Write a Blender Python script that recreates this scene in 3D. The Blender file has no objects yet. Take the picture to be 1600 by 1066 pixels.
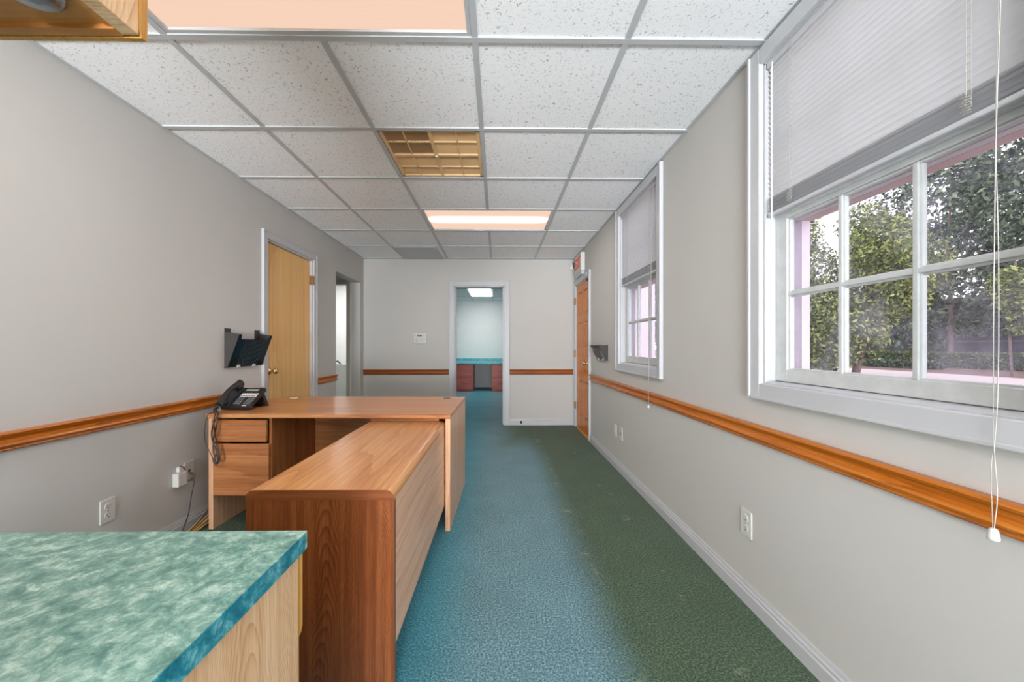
import bpy, bmesh, math, random
from mathutils import Vector, Matrix, noise as mnoise
R = math.radians
PI = math.pi
sc = bpy.context.scene
random.seed(7)

# ------------------------------------------------------------------ camera
cd = bpy.data.cameras.new('camera')
cam = bpy.data.objects.new('camera', cd)
sc.collection.objects.link(cam)
cam.location = (0, 0, 1.112)
cam.rotation_euler = (PI / 2, 0, -0.0122)
cd.sensor_width = 36.0
cd.sensor_fit = 'HORIZONTAL'
cd.lens = 574.84 / 1600 * 36
cd.shift_x = (800 - 784.9) / 1600
cd.shift_y = (541.1 - 533) / 1600
cd.clip_start = 0.02
cd.clip_end = 300
sc.camera = cam

# ------------------------------------------------------------------ world, exposure
w = bpy.data.worlds.new('world'); sc.world = w; w.use_nodes = True
bg = w.node_tree.nodes['Background']
bg.inputs[0].default_value = (0.93, 0.92, 1.0, 1)
bg.inputs[1].default_value = 1.1
sc.view_settings.view_transform = 'Standard'
sc.view_settings.look = 'None'
sc.view_settings.gamma = 1
sc.view_settings.exposure = 1.17
sc.view_settings.use_curve_mapping = False
try:
    sc.cycles.use_denoising = True
    sc.cycles.max_bounces = 10
    sc.cycles.diffuse_bounces = 6
    sc.cycles.transparent_max_bounces = 16
    sc.cycles.sample_clamp_indirect = 6
    sc.cycles.caustics_reflective = False
    sc.cycles.caustics_refractive = False
except Exception:
    pass
EDGE = 0.43      # radiance of the ceiling diffusers away from their tubes
BAND = 23.0     # extra radiance over the tubes

# added fill lamp behind the viewpoint, thrown up the room
ld = bpy.data.lights.new('rear_fill_lamp', 'AREA'); ld.shape = 'RECTANGLE'; ld.size = 2.7; ld.size_y = 1.1
ld.energy = 235; ld.spread = R(108); ld.color = (.93, .97, 1.0)
lo_ = bpy.data.objects.new('rear_fill_lamp', ld); sc.collection.objects.link(lo_)
lo_.location = (-.4, -5.35, .80); lo_.rotation_euler = (R(90 + 36), 0, 0)

# ------------------------------------------------------------------ helpers
C = sc.collection

def srgb(r, g, b):
    f = lambda c: (c / 255 / 12.92) if c / 255 <= 0.04045 else ((c / 255 + 0.055) / 1.055) ** 2.4
    return (f(r), f(g), f(b), 1)

class MB:
    def __init__(s, xf=None):
        s.v = []; s.f = []; s.sm = []; s.xf = xf
    def add(s, vs, fs, smooth=False):
        n = len(s.v)
        if s.xf is not None:
            vs = [tuple(s.xf @ Vector(p)) for p in vs]
        s.v += [tuple(p) for p in vs]
        s.f += [tuple(i + n for i in f) for f in fs]
        s.sm += [smooth] * len(fs)
        return s
    def box(s, x0, x1, y0, y1, z0, z1):
        if x0 > x1: x0, x1 = x1, x0
        if y0 > y1: y0, y1 = y1, y0
        if z0 > z1: z0, z1 = z1, z0
        return s.add([(x0, y0, z0), (x1, y0, z0), (x1, y1, z0), (x0, y1, z0), (x0, y0, z1), (x1, y0, z1), (x1, y1, z1), (x0, y1, z1)],
                     [(0, 3, 2, 1), (4, 5, 6, 7), (0, 1, 5, 4), (1, 2, 6, 5), (2, 3, 7, 6), (3, 0, 4, 7)])
    def bbox(s, x0, x1, y0, y1, z0, z1, b=0.003, seg=2):
        """a box with bevelled edges"""
        if x0 > x1: x0, x1 = x1, x0
        if y0 > y1: y0, y1 = y1, y0
        if z0 > z1: z0, z1 = z1, z0
        bm = bmesh.new()
        bmesh.ops.create_cube(bm, size=1)
        for v in bm.verts:
            v.co = Vector(((x0 + x1) / 2 + v.co.x * (x1 - x0), (y0 + y1) / 2 + v.co.y * (y1 - y0), (z0 + z1) / 2 + v.co.z * (z1 - z0)))
        b = min(b, (x1 - x0) * .45, (y1 - y0) * .45, (z1 - z0) * .45)
        bmesh.ops.bevel(bm, geom=list(bm.edges), offset=b, segments=seg, affect='EDGES', profile=.5)
        return s.bm(bm)
    def bm(s, bm, smooth=False):
        bm.verts.index_update()
        s.add([tuple(v.co) for v in bm.verts], [tuple(v.index for v in f.verts) for f in bm.faces], smooth)
        bm.free()
        return s
    def prism(s, prof, axis, a, b, smooth=False):
        """profile (2-D points) extruded along an axis; profile coordinates are the two other axes in x,y,z order"""
        def P(u, v, t):
            return {'x': (t, u, v), 'y': (u, t, v), 'z': (u, v, t)}[axis]
        n = len(prof)
        vs = [P(u, v, a) for u, v in prof] + [P(u, v, b) for u, v in prof]
        fs = [(i, (i + 1) % n, (i + 1) % n + n, i + n) for i in range(n)]
        ar = sum(prof[i][0] * prof[(i + 1) % n][1] - prof[(i + 1) % n][0] * prof[i][1] for i in range(n))
        flip = (ar > 0) ^ (b < a) ^ (axis == 'y')
        k = len(s.f)
        s.add(vs, fs, smooth)
        s.add(vs, [tuple(range(n - 1, -1, -1)), tuple(range(n, 2 * n))])
        if not flip:
            for i in range(k, len(s.f)):
                s.f[i] = s.f[i][::-1]
        return s
    def tube(s, pts, r, n=8, smooth=True):
        pts = [Vector(p) for p in pts]
        rs = r if isinstance(r, (list, tuple)) else [r] * len(pts)
        vs = []; up = None
        for i, p in enumerate(pts):
            d = (pts[min(i + 1, len(pts) - 1)] - pts[max(i - 1, 0)])
            d = d.normalized() if d.length > 1e-9 else Vector((0, 0, 1))
            if up is None:
                up = d.orthogonal().normalized()
            up = (up - d * up.dot(d))
            up = up.normalized() if up.length > 1e-6 else d.orthogonal().normalized()
            q = d.cross(up)
            for k in range(n):
                a = 2 * PI * k / n
                vs.append(p + (up * math.cos(a) + q * math.sin(a)) * rs[i])
        fs = []
        for i in range(len(pts) - 1):
            for k in range(n):
                fs.append((i * n + k, i * n + (k + 1) % n, (i + 1) * n + (k + 1) % n, (i + 1) * n + k))
        s.add(vs, fs, smooth)
        m = (len(pts) - 1) * n
        s.add(vs[:n] + vs[m:m + n], [tuple(range(n - 1, -1, -1)), tuple(range(n, 2 * n))])
        return s
    def lathe(s, c, ax, prof, n=24, smooth=True):
        """prof = [(radius, distance along ax)]"""
        pts = [Vector(c) + Vector(ax).normalized() * d for _, d in prof]
        axv = Vector(ax).normalized(); up = axv.orthogonal().normalized(); q = axv.cross(up)
        vs = []
        for (r, d), p in zip(prof, pts):
            for k in range(n):
                a = 2 * PI * k / n
                vs.append(p + (up * math.cos(a) + q * math.sin(a)) * r)
        fs = []
        for i in range(len(prof) - 1):
            for k in range(n):
                fs.append((i * n + k, i * n + (k + 1) % n, (i + 1) * n + (k + 1) % n, (i + 1) * n + k))
        s.add(vs, fs, smooth)
        m = (len(prof) - 1) * n
        s.add(vs[:n] + vs[m:m + n], [tuple(range(n - 1, -1, -1)), tuple(range(n, 2 * n))])
        return s
    def build(s, name, mat, parent=None, off=(0, 0, 0)):
        """linked as ONE mesh object; off is the world place of the thing's Empty"""
        me = bpy.data.meshes.new(name)
        if parent is None and off == (0, 0, 0):
            xs = [p[0] for p in s.v]; ys = [p[1] for p in s.v]; zs = [p[2] for p in s.v]
            off = ((min(xs) + max(xs)) / 2, (min(ys) + max(ys)) / 2, min(zs)); loc = off
        elif parent is None:
            loc = off
        else:
            loc = (0, 0, 0)
        me.from_pydata([(p[0] - off[0], p[1] - off[1], p[2] - off[2]) for p in s.v], [], s.f)
        me.polygons.foreach_set('use_smooth', s.sm)
        me.update()
        o = bpy.data.objects.new(name, me)
        o.location = loc
        if mat: me.materials.append(mat)
        C.objects.link(o)
        if parent: o.parent = parent
        return o

def tag(o, label=None, cat=None, group=None, kind=None):
    if label: o['label'] = label
    if cat: o['category'] = cat
    if group: o['group'] = group
    if kind: o['kind'] = kind
    return o

def thing(name, label, cat, loc=(0, 0, 0), rz=0, group=None):
    o = bpy.data.objects.new(name, None); C.objects.link(o)
    o.location = loc; o.rotation_euler = (0, 0, rz); o.empty_display_size = .1
    return tag(o, label, cat, group)

def struct(o):
    o['kind'] = 'structure'; return o

def copy_tree(o, parent=None):
    c = o.copy(); C.objects.link(c)
    if parent: c.parent = parent
    for ch in list(o.children):
        copy_tree(ch, c)
    return c

# ------------------------------------------------------------------ materials
def new_mat(name):
    m = bpy.data.materials.new(name); m.use_nodes = True
    return m, m.node_tree, m.node_tree.nodes['Principled BSDF']

def N(nt, t, **kw):
    n = nt.nodes.new(t)
    for k, v in kw.items():
        if k.startswith('i_'):
            n.inputs[k[2:].replace('_', ' ')].default_value = v
        else:
            setattr(n, k, v)
    return n

def ramp(nt, src, stops, interp='LINEAR'):
    n = nt.nodes.new('ShaderNodeValToRGB')
    n.color_ramp.interpolation = interp
    e = n.color_ramp.elements
    while len(e) < len(stops): e.new(.5)
    for k, (p, c) in enumerate(stops):
        e[k].position = p; e[k].color = c
    nt.links.new(src, n.inputs[0])
    return n

def coords(nt, scale=(1, 1, 1), loc=(0, 0, 0), rot=(0, 0, 0)):
    tc = nt.nodes.new('ShaderNodeTexCoord'); mp = nt.nodes.new('ShaderNodeMapping')
    mp.inputs['Scale'].default_value = scale; mp.inputs['Location'].default_value = loc; mp.inputs['Rotation'].default_value = rot
    nt.links.new(tc.outputs['Object'], mp.inputs[0])
    return mp.outputs[0]

def plain(name, col, rough=.5, metal=0, var=.05, nscale=9, bump=0.0, bscale=120, spec=.5, coat=0):
    m, nt, b = new_mat(name)
    v = coords(nt)
    n = N(nt, 'ShaderNodeTexNoise'); n.inputs['Scale'].default_value = nscale; n.inputs['Detail'].default_value = 4
    nt.links.new(v, n.inputs['Vector'])
    lo = tuple(c * (1 - var) for c in col[:3]) + (1,); hi = tuple(min(1, c * (1 + var)) for c in col[:3]) + (1,)
    r = ramp(nt, n.outputs[0], [(.3, lo), (.7, hi)])
    nt.links.new(r.outputs[0], b.inputs['Base Color'])
    b.inputs['Roughness'].default_value = rough; b.inputs['Metallic'].default_value = metal
    b.inputs['Specular IOR Level'].default_value = spec
    b.inputs['Coat Weight'].default_value = coat
    if bump:
        n2 = N(nt, 'ShaderNodeTexNoise'); n2.inputs['Scale'].default_value = bscale; n2.inputs['Detail'].default_value = 3
        nt.links.new(v, n2.inputs['Vector'])
        bp = N(nt, 'ShaderNodeBump'); bp.inputs['Strength'].default_value = bump; bp.inputs['Distance'].default_value = .002
        nt.links.new(n2.outputs[0], bp.inputs['Height']); nt.links.new(bp.outputs[0], b.inputs['Normal'])
    return m

def wood(name, dark, mid, light, axis='x', across=14.0, along=1.3, dist=1.0, rough=.35, spec=.5, fine=.5, seed=0.0, contrast=.45, cath=None):
    """grain runs along the given object axis: fine pores, medium streaks and drawn-out cathedral lines"""
    m, nt, b = new_mat(name)
    ax = 'xyz'.index(axis)
    def noise(sc_a, sc_l, detail, rough_, sd, distn=0):
        s1 = [sc_a] * 3; s1[ax] = sc_l
        v = coords(nt, tuple(s1), (sd, sd * 1.7, sd * .6))
        n = N(nt, 'ShaderNodeTexNoise'); n.inputs['Scale'].default_value = 1; n.inputs['Detail'].default_value = detail
        n.inputs['Roughness'].default_value = rough_; n.inputs['Distortion'].default_value = distn
        nt.links.new(v, n.inputs['Vector']); return n.outputs[0]
    def madd(a, k, c):
        x = N(nt, 'ShaderNodeMath', operation='MULTIPLY_ADD'); x.inputs[1].default_value = k
        nt.links.new(a, x.inputs[0])
        if isinstance(c, (int, float)): x.inputs[2].default_value = c
        else: nt.links.new(c, x.inputs[2])
        return x.outputs[0]
    big = noise(across * .35, along * .5, 1, .4, seed, .2)          # drives the cathedral rings
    ph_ = madd(big, 9 * dist, 0)
    jit = noise(across * 3, along * 2, 3, .6, seed + 3)
    if cath:      # nested arches: (across axis, centre, steepness, rings per metre)
        tc = nt.nodes.new('ShaderNodeTexCoord'); sp = nt.nodes.new('ShaderNodeSeparateXYZ'); nt.links.new(tc.outputs['Object'], sp.inputs[0])
        wn = noise(4, 1.6, 3, .5, seed + 5)
        dx = N(nt, 'ShaderNodeMath', operation='SUBTRACT'); nt.links.new(sp.outputs['xyz'.index(cath[0])], dx.inputs[0]); dx.inputs[1].default_value = cath[1]
        dx2 = madd(wn, .16, dx.outputs[0])
        sb = N(nt, 'ShaderNodeMath', operation='SUBTRACT'); nt.links.new(dx2, sb.inputs[0]); sb.inputs[1].default_value = .08
        ab = N(nt, 'ShaderNodeMath', operation='ABSOLUTE'); nt.links.new(sb.outputs[0], ab.inputs[0])
        sq = N(nt, 'ShaderNodeMath', operation='MULTIPLY'); nt.links.new(ab.outputs[0], sq.inputs[0]); nt.links.new(ab.outputs[0], sq.inputs[1])
        dn = madd(ab.outputs[0], 7.0, 1.0)
        dv = N(nt, 'ShaderNodeMath', operation='DIVIDE'); nt.links.new(sq.outputs[0], dv.inputs[0]); nt.links.new(dn, dv.inputs[1])
        hh = madd(dv.outputs[0], cath[2], sp.outputs['xyz'.index(axis)])
        ph_ = madd(hh, cath[3], madd(big, 4.0, 0))
    ph_ = madd(jit, .30, ph_)
    fr_ = N(nt, 'ShaderNodeMath', operation='FRACT'); nt.links.new(ph_, fr_.inputs[0])
    pw = N(nt, 'ShaderNodeMath', operation='POWER'); pw.inputs[1].default_value = 3.0; nt.links.new(fr_.outputs[0], pw.inputs[0])
    med = noise(across * 5, along * .9, 5, .62, seed + 7)
    pore = noise(across * 22, along * 9, 4, .7, seed + 11)
    v = madd(pw.outputs[0], -.26 * contrast, .22)
    v = madd(med, .50, v)
    v = madd(pore, fine * .80, v)
    lo = .22 + .25 + .40 * fine - .065 * contrast
    r = ramp(nt, v, [(lo - .19, dark), (lo, mid), (lo + .17, light)])
    nt.links.new(r.outputs[0], b.inputs['Base Color'])
    b.inputs['Roughness'].default_value = rough; b.inputs['Specular IOR Level'].default_value = spec
    return m

M = {}
M['wall'] = plain('wall_paint', srgb(193, 191, 187), .75, var=.02, nscale=1.2, bump=.25, bscale=45, spec=.2)
M['white_wall'] = plain('white_wall_paint', srgb(232, 232, 230), .8, var=.01, spec=.2)
M['trim'] = plain('white_trim_paint', srgb(188, 189, 192), .4, var=.02, nscale=4)
M['old_trim'] = plain('weathered_white_paint', srgb(192, 195, 195), .5, var=.07, nscale=30, bump=.3, bscale=80)
M['frame_grey'] = plain('grey_door_frame_paint', srgb(196, 193, 186), .5, var=.02)
M['desk_x'] = wood('desk_laminate_crosswise', srgb(158, 94, 52), srgb(192, 127, 76), srgb(217, 162, 108), 'x', 9, .8, .9, .28, seed=1)
M['desk_y'] = wood('desk_laminate_lengthwise', srgb(160, 98, 56), srgb(198, 136, 82), srgb(222, 172, 118), 'y', 12, 1.1, 1.0, .28, seed=2)
M['desk_z'] = wood('desk_laminate_upright', srgb(150, 86, 46), srgb(185, 118, 70), srgb(208, 148, 98), 'z', 12, .9, 1.0, .35, seed=3)
M['desk_end_shaded'] = wood('desk_laminate_end_shaded', srgb(92, 44, 20), srgb(128, 68, 34), srgb(160, 96, 54), 'z', 11, .9, 2.4, .32, seed=4.3, contrast=.75, cath=('x', -.22, 150, 19))  # shade on the backlit end is put into this darker laminate
M['desk_strip_shaded'] = wood('desk_laminate_strip_shaded', srgb(104, 54, 28), srgb(140, 80, 44), srgb(166, 104, 64), 'x', 14, .9, .6, .32, seed=4.8)  # strip colour carries the same shade as the end panel
M['desk_drawer'] = wood('desk_laminate_drawer', srgb(152, 88, 48), srgb(184, 118, 70), srgb(206, 144, 94), 'x', 10, .8, .9, .35, seed=5)
M['desk_side_lit'] = wood('desk_laminate_side_lit', srgb(198, 140, 104), srgb(228, 178, 140), srgb(242, 204, 172), 'z', 10, .8, .8, .3, seed=6)  # window light on the side is put into this paler laminate
M['return_side_lit'] = wood('return_laminate_side_lit', srgb(204, 142, 104), srgb(232, 180, 142), srgb(246, 210, 178), 'y', 10, .9, 1.0, .3, seed=7)  # paler than the return top: window light put into its colour
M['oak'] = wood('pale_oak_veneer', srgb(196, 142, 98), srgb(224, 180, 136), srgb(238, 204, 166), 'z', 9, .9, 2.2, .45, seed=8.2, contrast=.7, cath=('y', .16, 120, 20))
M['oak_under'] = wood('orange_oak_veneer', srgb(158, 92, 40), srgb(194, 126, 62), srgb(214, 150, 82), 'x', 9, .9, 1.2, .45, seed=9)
M['oak_edge'] = wood('yellow_oak_edge', srgb(176, 116, 44), srgb(208, 152, 66), srgb(226, 178, 92), 'z', 30, 2, .8, .45, seed=10)
M['birch'] = wood('birch_door_veneer', srgb(214, 160, 90), srgb(230, 182, 114), srgb(240, 200, 138), 'z', 6, .55, 1.0, .4, seed=11, fine=.3, contrast=.4)
M['pine'] = wood('orange_stained_pine', srgb(164, 84, 6), srgb(210, 120, 14), srgb(232, 150, 36), 'z', 16, 1.2, 1.0, .35, seed=12)
M['rail_y'] = wood('chair_rail_stain_lengthwise', srgb(126, 62, 10), srgb(186, 104, 24), srgb(212, 134, 44), 'y', 22, 1.2, 1.0, .3, seed=13)
M['rail_x'] = wood('chair_rail_stain_crosswise', srgb(110, 54, 20), srgb(150, 82, 36), srgb(176, 106, 54), 'x', 30, 1.2, 1.0, .3, seed=14)
M['cherry'] = wood('red_cherry_laminate', srgb(150, 70, 62), srgb(184, 96, 86), srgb(202, 118, 106), 'x', 18, 1.2, 1.0, .4, seed=15)
M['black'] = plain('black_plastic', srgb(34, 34, 36), .28, var=.1, spec=.6)
M['black_matte'] = plain('black_textured_plastic', srgb(52, 48, 46), .6, var=.1, bump=.3, bscale=300)
M['navy'] = plain('smoked_dark_plastic', srgb(20, 27, 36), .12, var=.1, spec=.7)
M['cord'] = plain('dark_brown_cord', srgb(62, 48, 46), .35, var=.15)
M['dark'] = plain('dark_gap', srgb(24, 20, 18), .8)
M['plastic'] = plain('white_plastic', srgb(206, 205, 200), .4, var=.02)
M['slot'] = plain('socket_slot', srgb(88, 84, 80), .6)
M['screen_grey'] = plain('grey_lcd_screen', srgb(168, 170, 158), .25, var=.02)
M['dark_screen'] = plain('dark_lcd_screen', srgb(74, 82, 100), .3, var=.02)
M['paper'] = plain('label_strip_paper', srgb(232, 222, 216), .6, var=.03)
M['keycap'] = plain('grey_key_plastic', srgb(120, 120, 122), .4)
M['brass'] = plain('polished_brass', (.80, .55, .25, 1), .18, metal=1, var=.04)
M['old_brass'] = plain('aged_brass', (.30, .19, .10, 1), .4, metal=1, var=.1)
M['steel'] = plain('brushed_steel', (.35, .42, .48, 1), .3, metal=1, var=.05)
M['cotton'] = plain('white_blind_cord', srgb(176, 172, 166), .7)
M['pink'] = plain('pink_stucco', srgb(206, 180, 176), .8, var=.03, nscale=6, bump=.4, bscale=60)
M['lilac'] = plain('pale_pink_stucco', srgb(238, 222, 234), .8, var=.02, nscale=6)
M['red'] = plain('faded_red_lettering', srgb(226, 96, 68), .5)
M['grid'] = plain('grey_white_grid_steel', srgb(186, 188, 190), .4, var=.02)
M['tan'] = plain('tan_grille_paint', srgb(228, 190, 140), .5, var=.07, nscale=5)
M['tan_mesh'] = plain('tan_perforated_sheet', srgb(214, 176, 128), .6, var=.1, nscale=4)
M['plenum'] = plain('dusty_plenum', srgb(84, 66, 48), .9)
M['cable_tan'] = plain('tan_cable_jacket', srgb(206, 160, 92), .5)

def mat_ceiling():
    m, nt, b = new_mat('fissured_ceiling_tile')
    tc = nt.nodes.new('ShaderNodeTexCoord')
    col = srgb(244, 245, 247)
    # short dark fissures: stretched noise plus pinholes
    n1 = N(nt, 'ShaderNodeTexNoise'); n1.inputs['Scale'].default_value = 78; n1.inputs['Detail'].default_value = 2.5; n1.inputs['Roughness'].default_value = .62; n1.inputs['Distortion'].default_value = 1.1
    nt.links.new(tc.outputs['Object'], n1.inputs['Vector'])
    r1 = ramp(nt, n1.outputs[0], [(.345, (.50, .50, .50, 1)), (.39, (1, 1, 1, 1))])
    v = N(nt, 'ShaderNodeTexVoronoi'); v.inputs['Scale'].default_value = 120
    nt.links.new(tc.outputs['Object'], v.inputs['Vector'])
    r2 = ramp(nt, v.outputs['Distance'], [(.10, (.66, .66, .66, 1)), (.22, (1, 1, 1, 1))])
    mx = N(nt, 'ShaderNodeMix', data_type='RGBA', blend_type='MULTIPLY'); mx.inputs[0].default_value = 1
    nt.links.new(r1.outputs[0], mx.inputs[6]); nt.links.new(r2.outputs[0], mx.inputs[7])
    mx2 = N(nt, 'ShaderNodeMix', data_type='RGBA', blend_type='MULTIPLY'); mx2.inputs[0].default_value = 1
    mx2.inputs[6].default_value = col
    nt.links.new(mx.outputs[2], mx2.inputs[7])
    nt.links.new(mx2.outputs[2], b.inputs['Base Color'])
    b.inputs['Roughness'].default_value = .9; b.inputs['Specular IOR Level'].default_value = .1
    return m
M['ceiling'] = mat_ceiling()

def mat_carpet():
    """green loop carpet; the middle lane and the far room are blue-teal, the strip past the seam along the windows is green"""
    m, nt, b = new_mat('green_carpet')
    geo = nt.nodes.new('ShaderNodeNewGeometry')
    sep = nt.nodes.new('ShaderNodeSeparateXYZ'); nt.links.new(geo.outputs['Position'], sep.inputs[0])
    wob = N(nt, 'ShaderNodeTexNoise'); wob.inputs['Scale'].default_value = 2.2; wob.inputs['Detail'].default_value = 5
    nt.links.new(geo.outputs['Position'], wob.inputs['Vector'])
    def band(sock, a, c, amp):
        """0 below a, 1 above c, with a wobble"""
        ad = N(nt, 'ShaderNodeMath', operation='MULTIPLY_ADD'); ad.inputs[1].default_value = amp
        nt.links.new(wob.outputs[0], ad.inputs[0])
        sub = N(nt, 'ShaderNodeMath', operation='SUBTRACT'); sub.inputs[1].default_value = amp * .5
        nt.links.new(sock, sub.inputs[0]); nt.links.new(sub.outputs[0], ad.inputs[2])
        mr = N(nt, 'ShaderNodeMapRange', interpolation_type='SMOOTHSTEP')
        mr.inputs['From Min'].default_value = a; mr.inputs['From Max'].default_value = c
        nt.links.new(ad.outputs[0], mr.inputs['Value'])
        return mr.outputs[0]
    def mul(a, c):
        x = N(nt, 'ShaderNodeMath', operation='MULTIPLY'); nt.links.new(a, x.inputs[0]); nt.links.new(c, x.inputs[1]); return x.outputs[0]
    def inv(a):
        x = N(nt, 'ShaderNodeMath', operation='SUBTRACT'); x.inputs[0].default_value = 1; nt.links.new(a, x.inputs[1]); return x.outputs[0]
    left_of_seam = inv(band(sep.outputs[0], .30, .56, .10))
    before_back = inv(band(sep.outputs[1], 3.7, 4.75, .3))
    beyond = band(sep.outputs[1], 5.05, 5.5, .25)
    not_under = band(sep.outputs[0], -.75, -.55, .1)      # the carpet under the desks is green
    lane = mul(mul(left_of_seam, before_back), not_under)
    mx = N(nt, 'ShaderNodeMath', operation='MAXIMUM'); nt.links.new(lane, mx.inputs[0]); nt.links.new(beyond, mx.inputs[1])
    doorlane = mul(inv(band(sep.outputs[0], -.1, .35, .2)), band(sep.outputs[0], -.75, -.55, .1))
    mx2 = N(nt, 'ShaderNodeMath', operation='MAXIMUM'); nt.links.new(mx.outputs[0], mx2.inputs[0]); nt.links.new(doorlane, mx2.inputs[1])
    # pile
    p = N(nt, 'ShaderNodeTexNoise'); p.inputs['Scale'].default_value = 130; p.inputs['Detail'].default_value = 5; p.inputs['Roughness'].default_value = .75
    nt.links.new(geo.outputs['Position'], p.inputs['Vector'])
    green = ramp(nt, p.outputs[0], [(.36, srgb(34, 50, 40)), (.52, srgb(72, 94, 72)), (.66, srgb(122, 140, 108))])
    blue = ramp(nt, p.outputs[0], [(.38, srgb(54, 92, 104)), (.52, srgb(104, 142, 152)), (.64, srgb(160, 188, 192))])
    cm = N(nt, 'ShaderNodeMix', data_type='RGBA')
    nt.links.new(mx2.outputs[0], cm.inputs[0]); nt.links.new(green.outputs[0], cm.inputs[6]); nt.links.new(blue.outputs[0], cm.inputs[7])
    # deeper blue-teal beside the desk
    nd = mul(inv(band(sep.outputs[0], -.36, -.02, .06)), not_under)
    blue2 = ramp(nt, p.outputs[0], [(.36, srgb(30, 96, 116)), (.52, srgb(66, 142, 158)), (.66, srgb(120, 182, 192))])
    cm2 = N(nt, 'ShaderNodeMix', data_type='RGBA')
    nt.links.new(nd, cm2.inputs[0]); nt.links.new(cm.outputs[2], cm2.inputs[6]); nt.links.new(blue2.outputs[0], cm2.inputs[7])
    # blotchy wear
    bl = N(nt, 'ShaderNodeTexNoise'); bl.inputs['Scale'].default_value = 3.5; bl.inputs['Detail'].default_value = 6
    nt.links.new(geo.outputs['Position'], bl.inputs['Vector'])
    rb = ramp(nt, bl.outputs[0], [(.3, (.84, .84, .84, 1)), (.7, (1.0, 1.0, 1.0, 1))])
    mm = N(nt, 'ShaderNodeMix', data_type='RGBA', blend_type='MULTIPLY'); mm.inputs[0].default_value = 1
    nt.links.new(cm2.outputs[2], mm.inputs[6]); nt.links.new(rb.outputs[0], mm.inputs[7])
    # frayed tufts in two lines along the seams (world X)
    fr_out = mm.outputs[2]
    for xs, lo in ((.50, .575), (.86, .592)):
        d = N(nt, 'ShaderNodeMath', operation='SUBTRACT'); d.inputs[1].default_value = xs; nt.links.new(sep.outputs[0], d.inputs[0])
        wv = N(nt, 'ShaderNodeMath', operation='MULTIPLY_ADD'); wv.inputs[1].default_value = .06; nt.links.new(wob.outputs[0], wv.inputs[0]); nt.links.new(d.outputs[0], wv.inputs[2])
        ab = N(nt, 'ShaderNodeMath', operation='ABSOLUTE'); nt.links.new(wv.outputs[0], ab.inputs[0])
        near = N(nt, 'ShaderNodeMapRange'); near.inputs['From Min'].default_value = .045; near.inputs['From Max'].default_value = .012; nt.links.new(ab.outputs[0], near.inputs['Value'])
        sp = N(nt, 'ShaderNodeTexNoise'); sp.inputs['Scale'].default_value = 4.5; sp.inputs['Detail'].default_value = 8; sp.inputs['Roughness'].default_value = .75
        nt.links.new(geo.outputs['Position'], sp.inputs['Vector'])
        rs = ramp(nt, sp.outputs[0], [(lo - .02, (0, 0, 0, 1)), (lo + .03, (1, 1, 1, 1))])
        fac = mul(near.outputs[0], rs.outputs[0])
        mz = N(nt, 'ShaderNodeMix', data_type='RGBA'); nt.links.new(fac, mz.inputs[0]); nt.links.new(fr_out, mz.inputs[6]); mz.inputs[7].default_value = srgb(120, 128, 104)
        fr_out = mz.outputs[2]
    nt.links.new(fr_out, b.inputs['Base Color'])
    b.inputs['Roughness'].default_value = .95; b.inputs['Specular IOR Level'].default_value = .1
    b.inputs['Sheen Weight'].default_value = .15
    bp = N(nt, 'ShaderNodeBump'); bp.inputs['Strength'].default_value = .6; bp.inputs['Distance'].default_value = .004
    nt.links.new(p.outputs[0], bp.inputs['Height']); nt.links.new(bp.outputs[0], b.inputs['Normal'])
    return m
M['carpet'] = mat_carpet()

def mat_counter(name, c1, c2, c3, rough):
    m, nt, b = new_mat(name)
    v = coords(nt, (1, 1, 1), (3, 1, 2))
    n = N(nt, 'ShaderNodeTexNoise'); n.inputs['Scale'].default_value = 34; n.inputs['Detail'].default_value = 9; n.inputs['Roughness'].default_value = .74; n.inputs['Distortion'].default_value = .35
    nt.links.new(v, n.inputs['Vector'])
    r = ramp(nt, n.outputs[0], [(.38, c1), (.5, c2), (.64, c3)])
    n2 = N(nt, 'ShaderNodeTexNoise'); n2.inputs['Scale'].default_value = 110; n2.inputs['Detail'].default_value = 5; n2.inputs['Distortion'].default_value = 1
    nt.links.new(v, n2.inputs['Vector'])
    r2 = ramp(nt, n2.outputs[0], [(.35, (.82, .82, .82, 1)), (.65, (1.0, 1.0, 1.0, 1))])
    mm = N(nt, 'ShaderNodeMix', data_type='RGBA', blend_type='MULTIPLY'); mm.inputs[0].default_value = 1
    nt.links.new(r.outputs[0], mm.inputs[6]); nt.links.new(r2.outputs[0], mm.inputs[7])
    nt.links.new(mm.outputs[2], b.inputs['Base Color'])
    b.inputs['Roughness'].default_value = rough
    return m
M['counter'] = mat_counter('mottled_green_laminate', srgb(84, 128, 118), srgb(122, 164, 150), srgb(190, 216, 200), .3)
M['counter_edge'] = mat_counter('mottled_teal_edge_band', srgb(10, 104, 128), srgb(28, 134, 152), srgb(124, 196, 204), .35)
M['counter_far'] = mat_counter('teal_laminate', srgb(52, 150, 164), srgb(84, 184, 196), srgb(150, 216, 222), .4)

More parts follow.
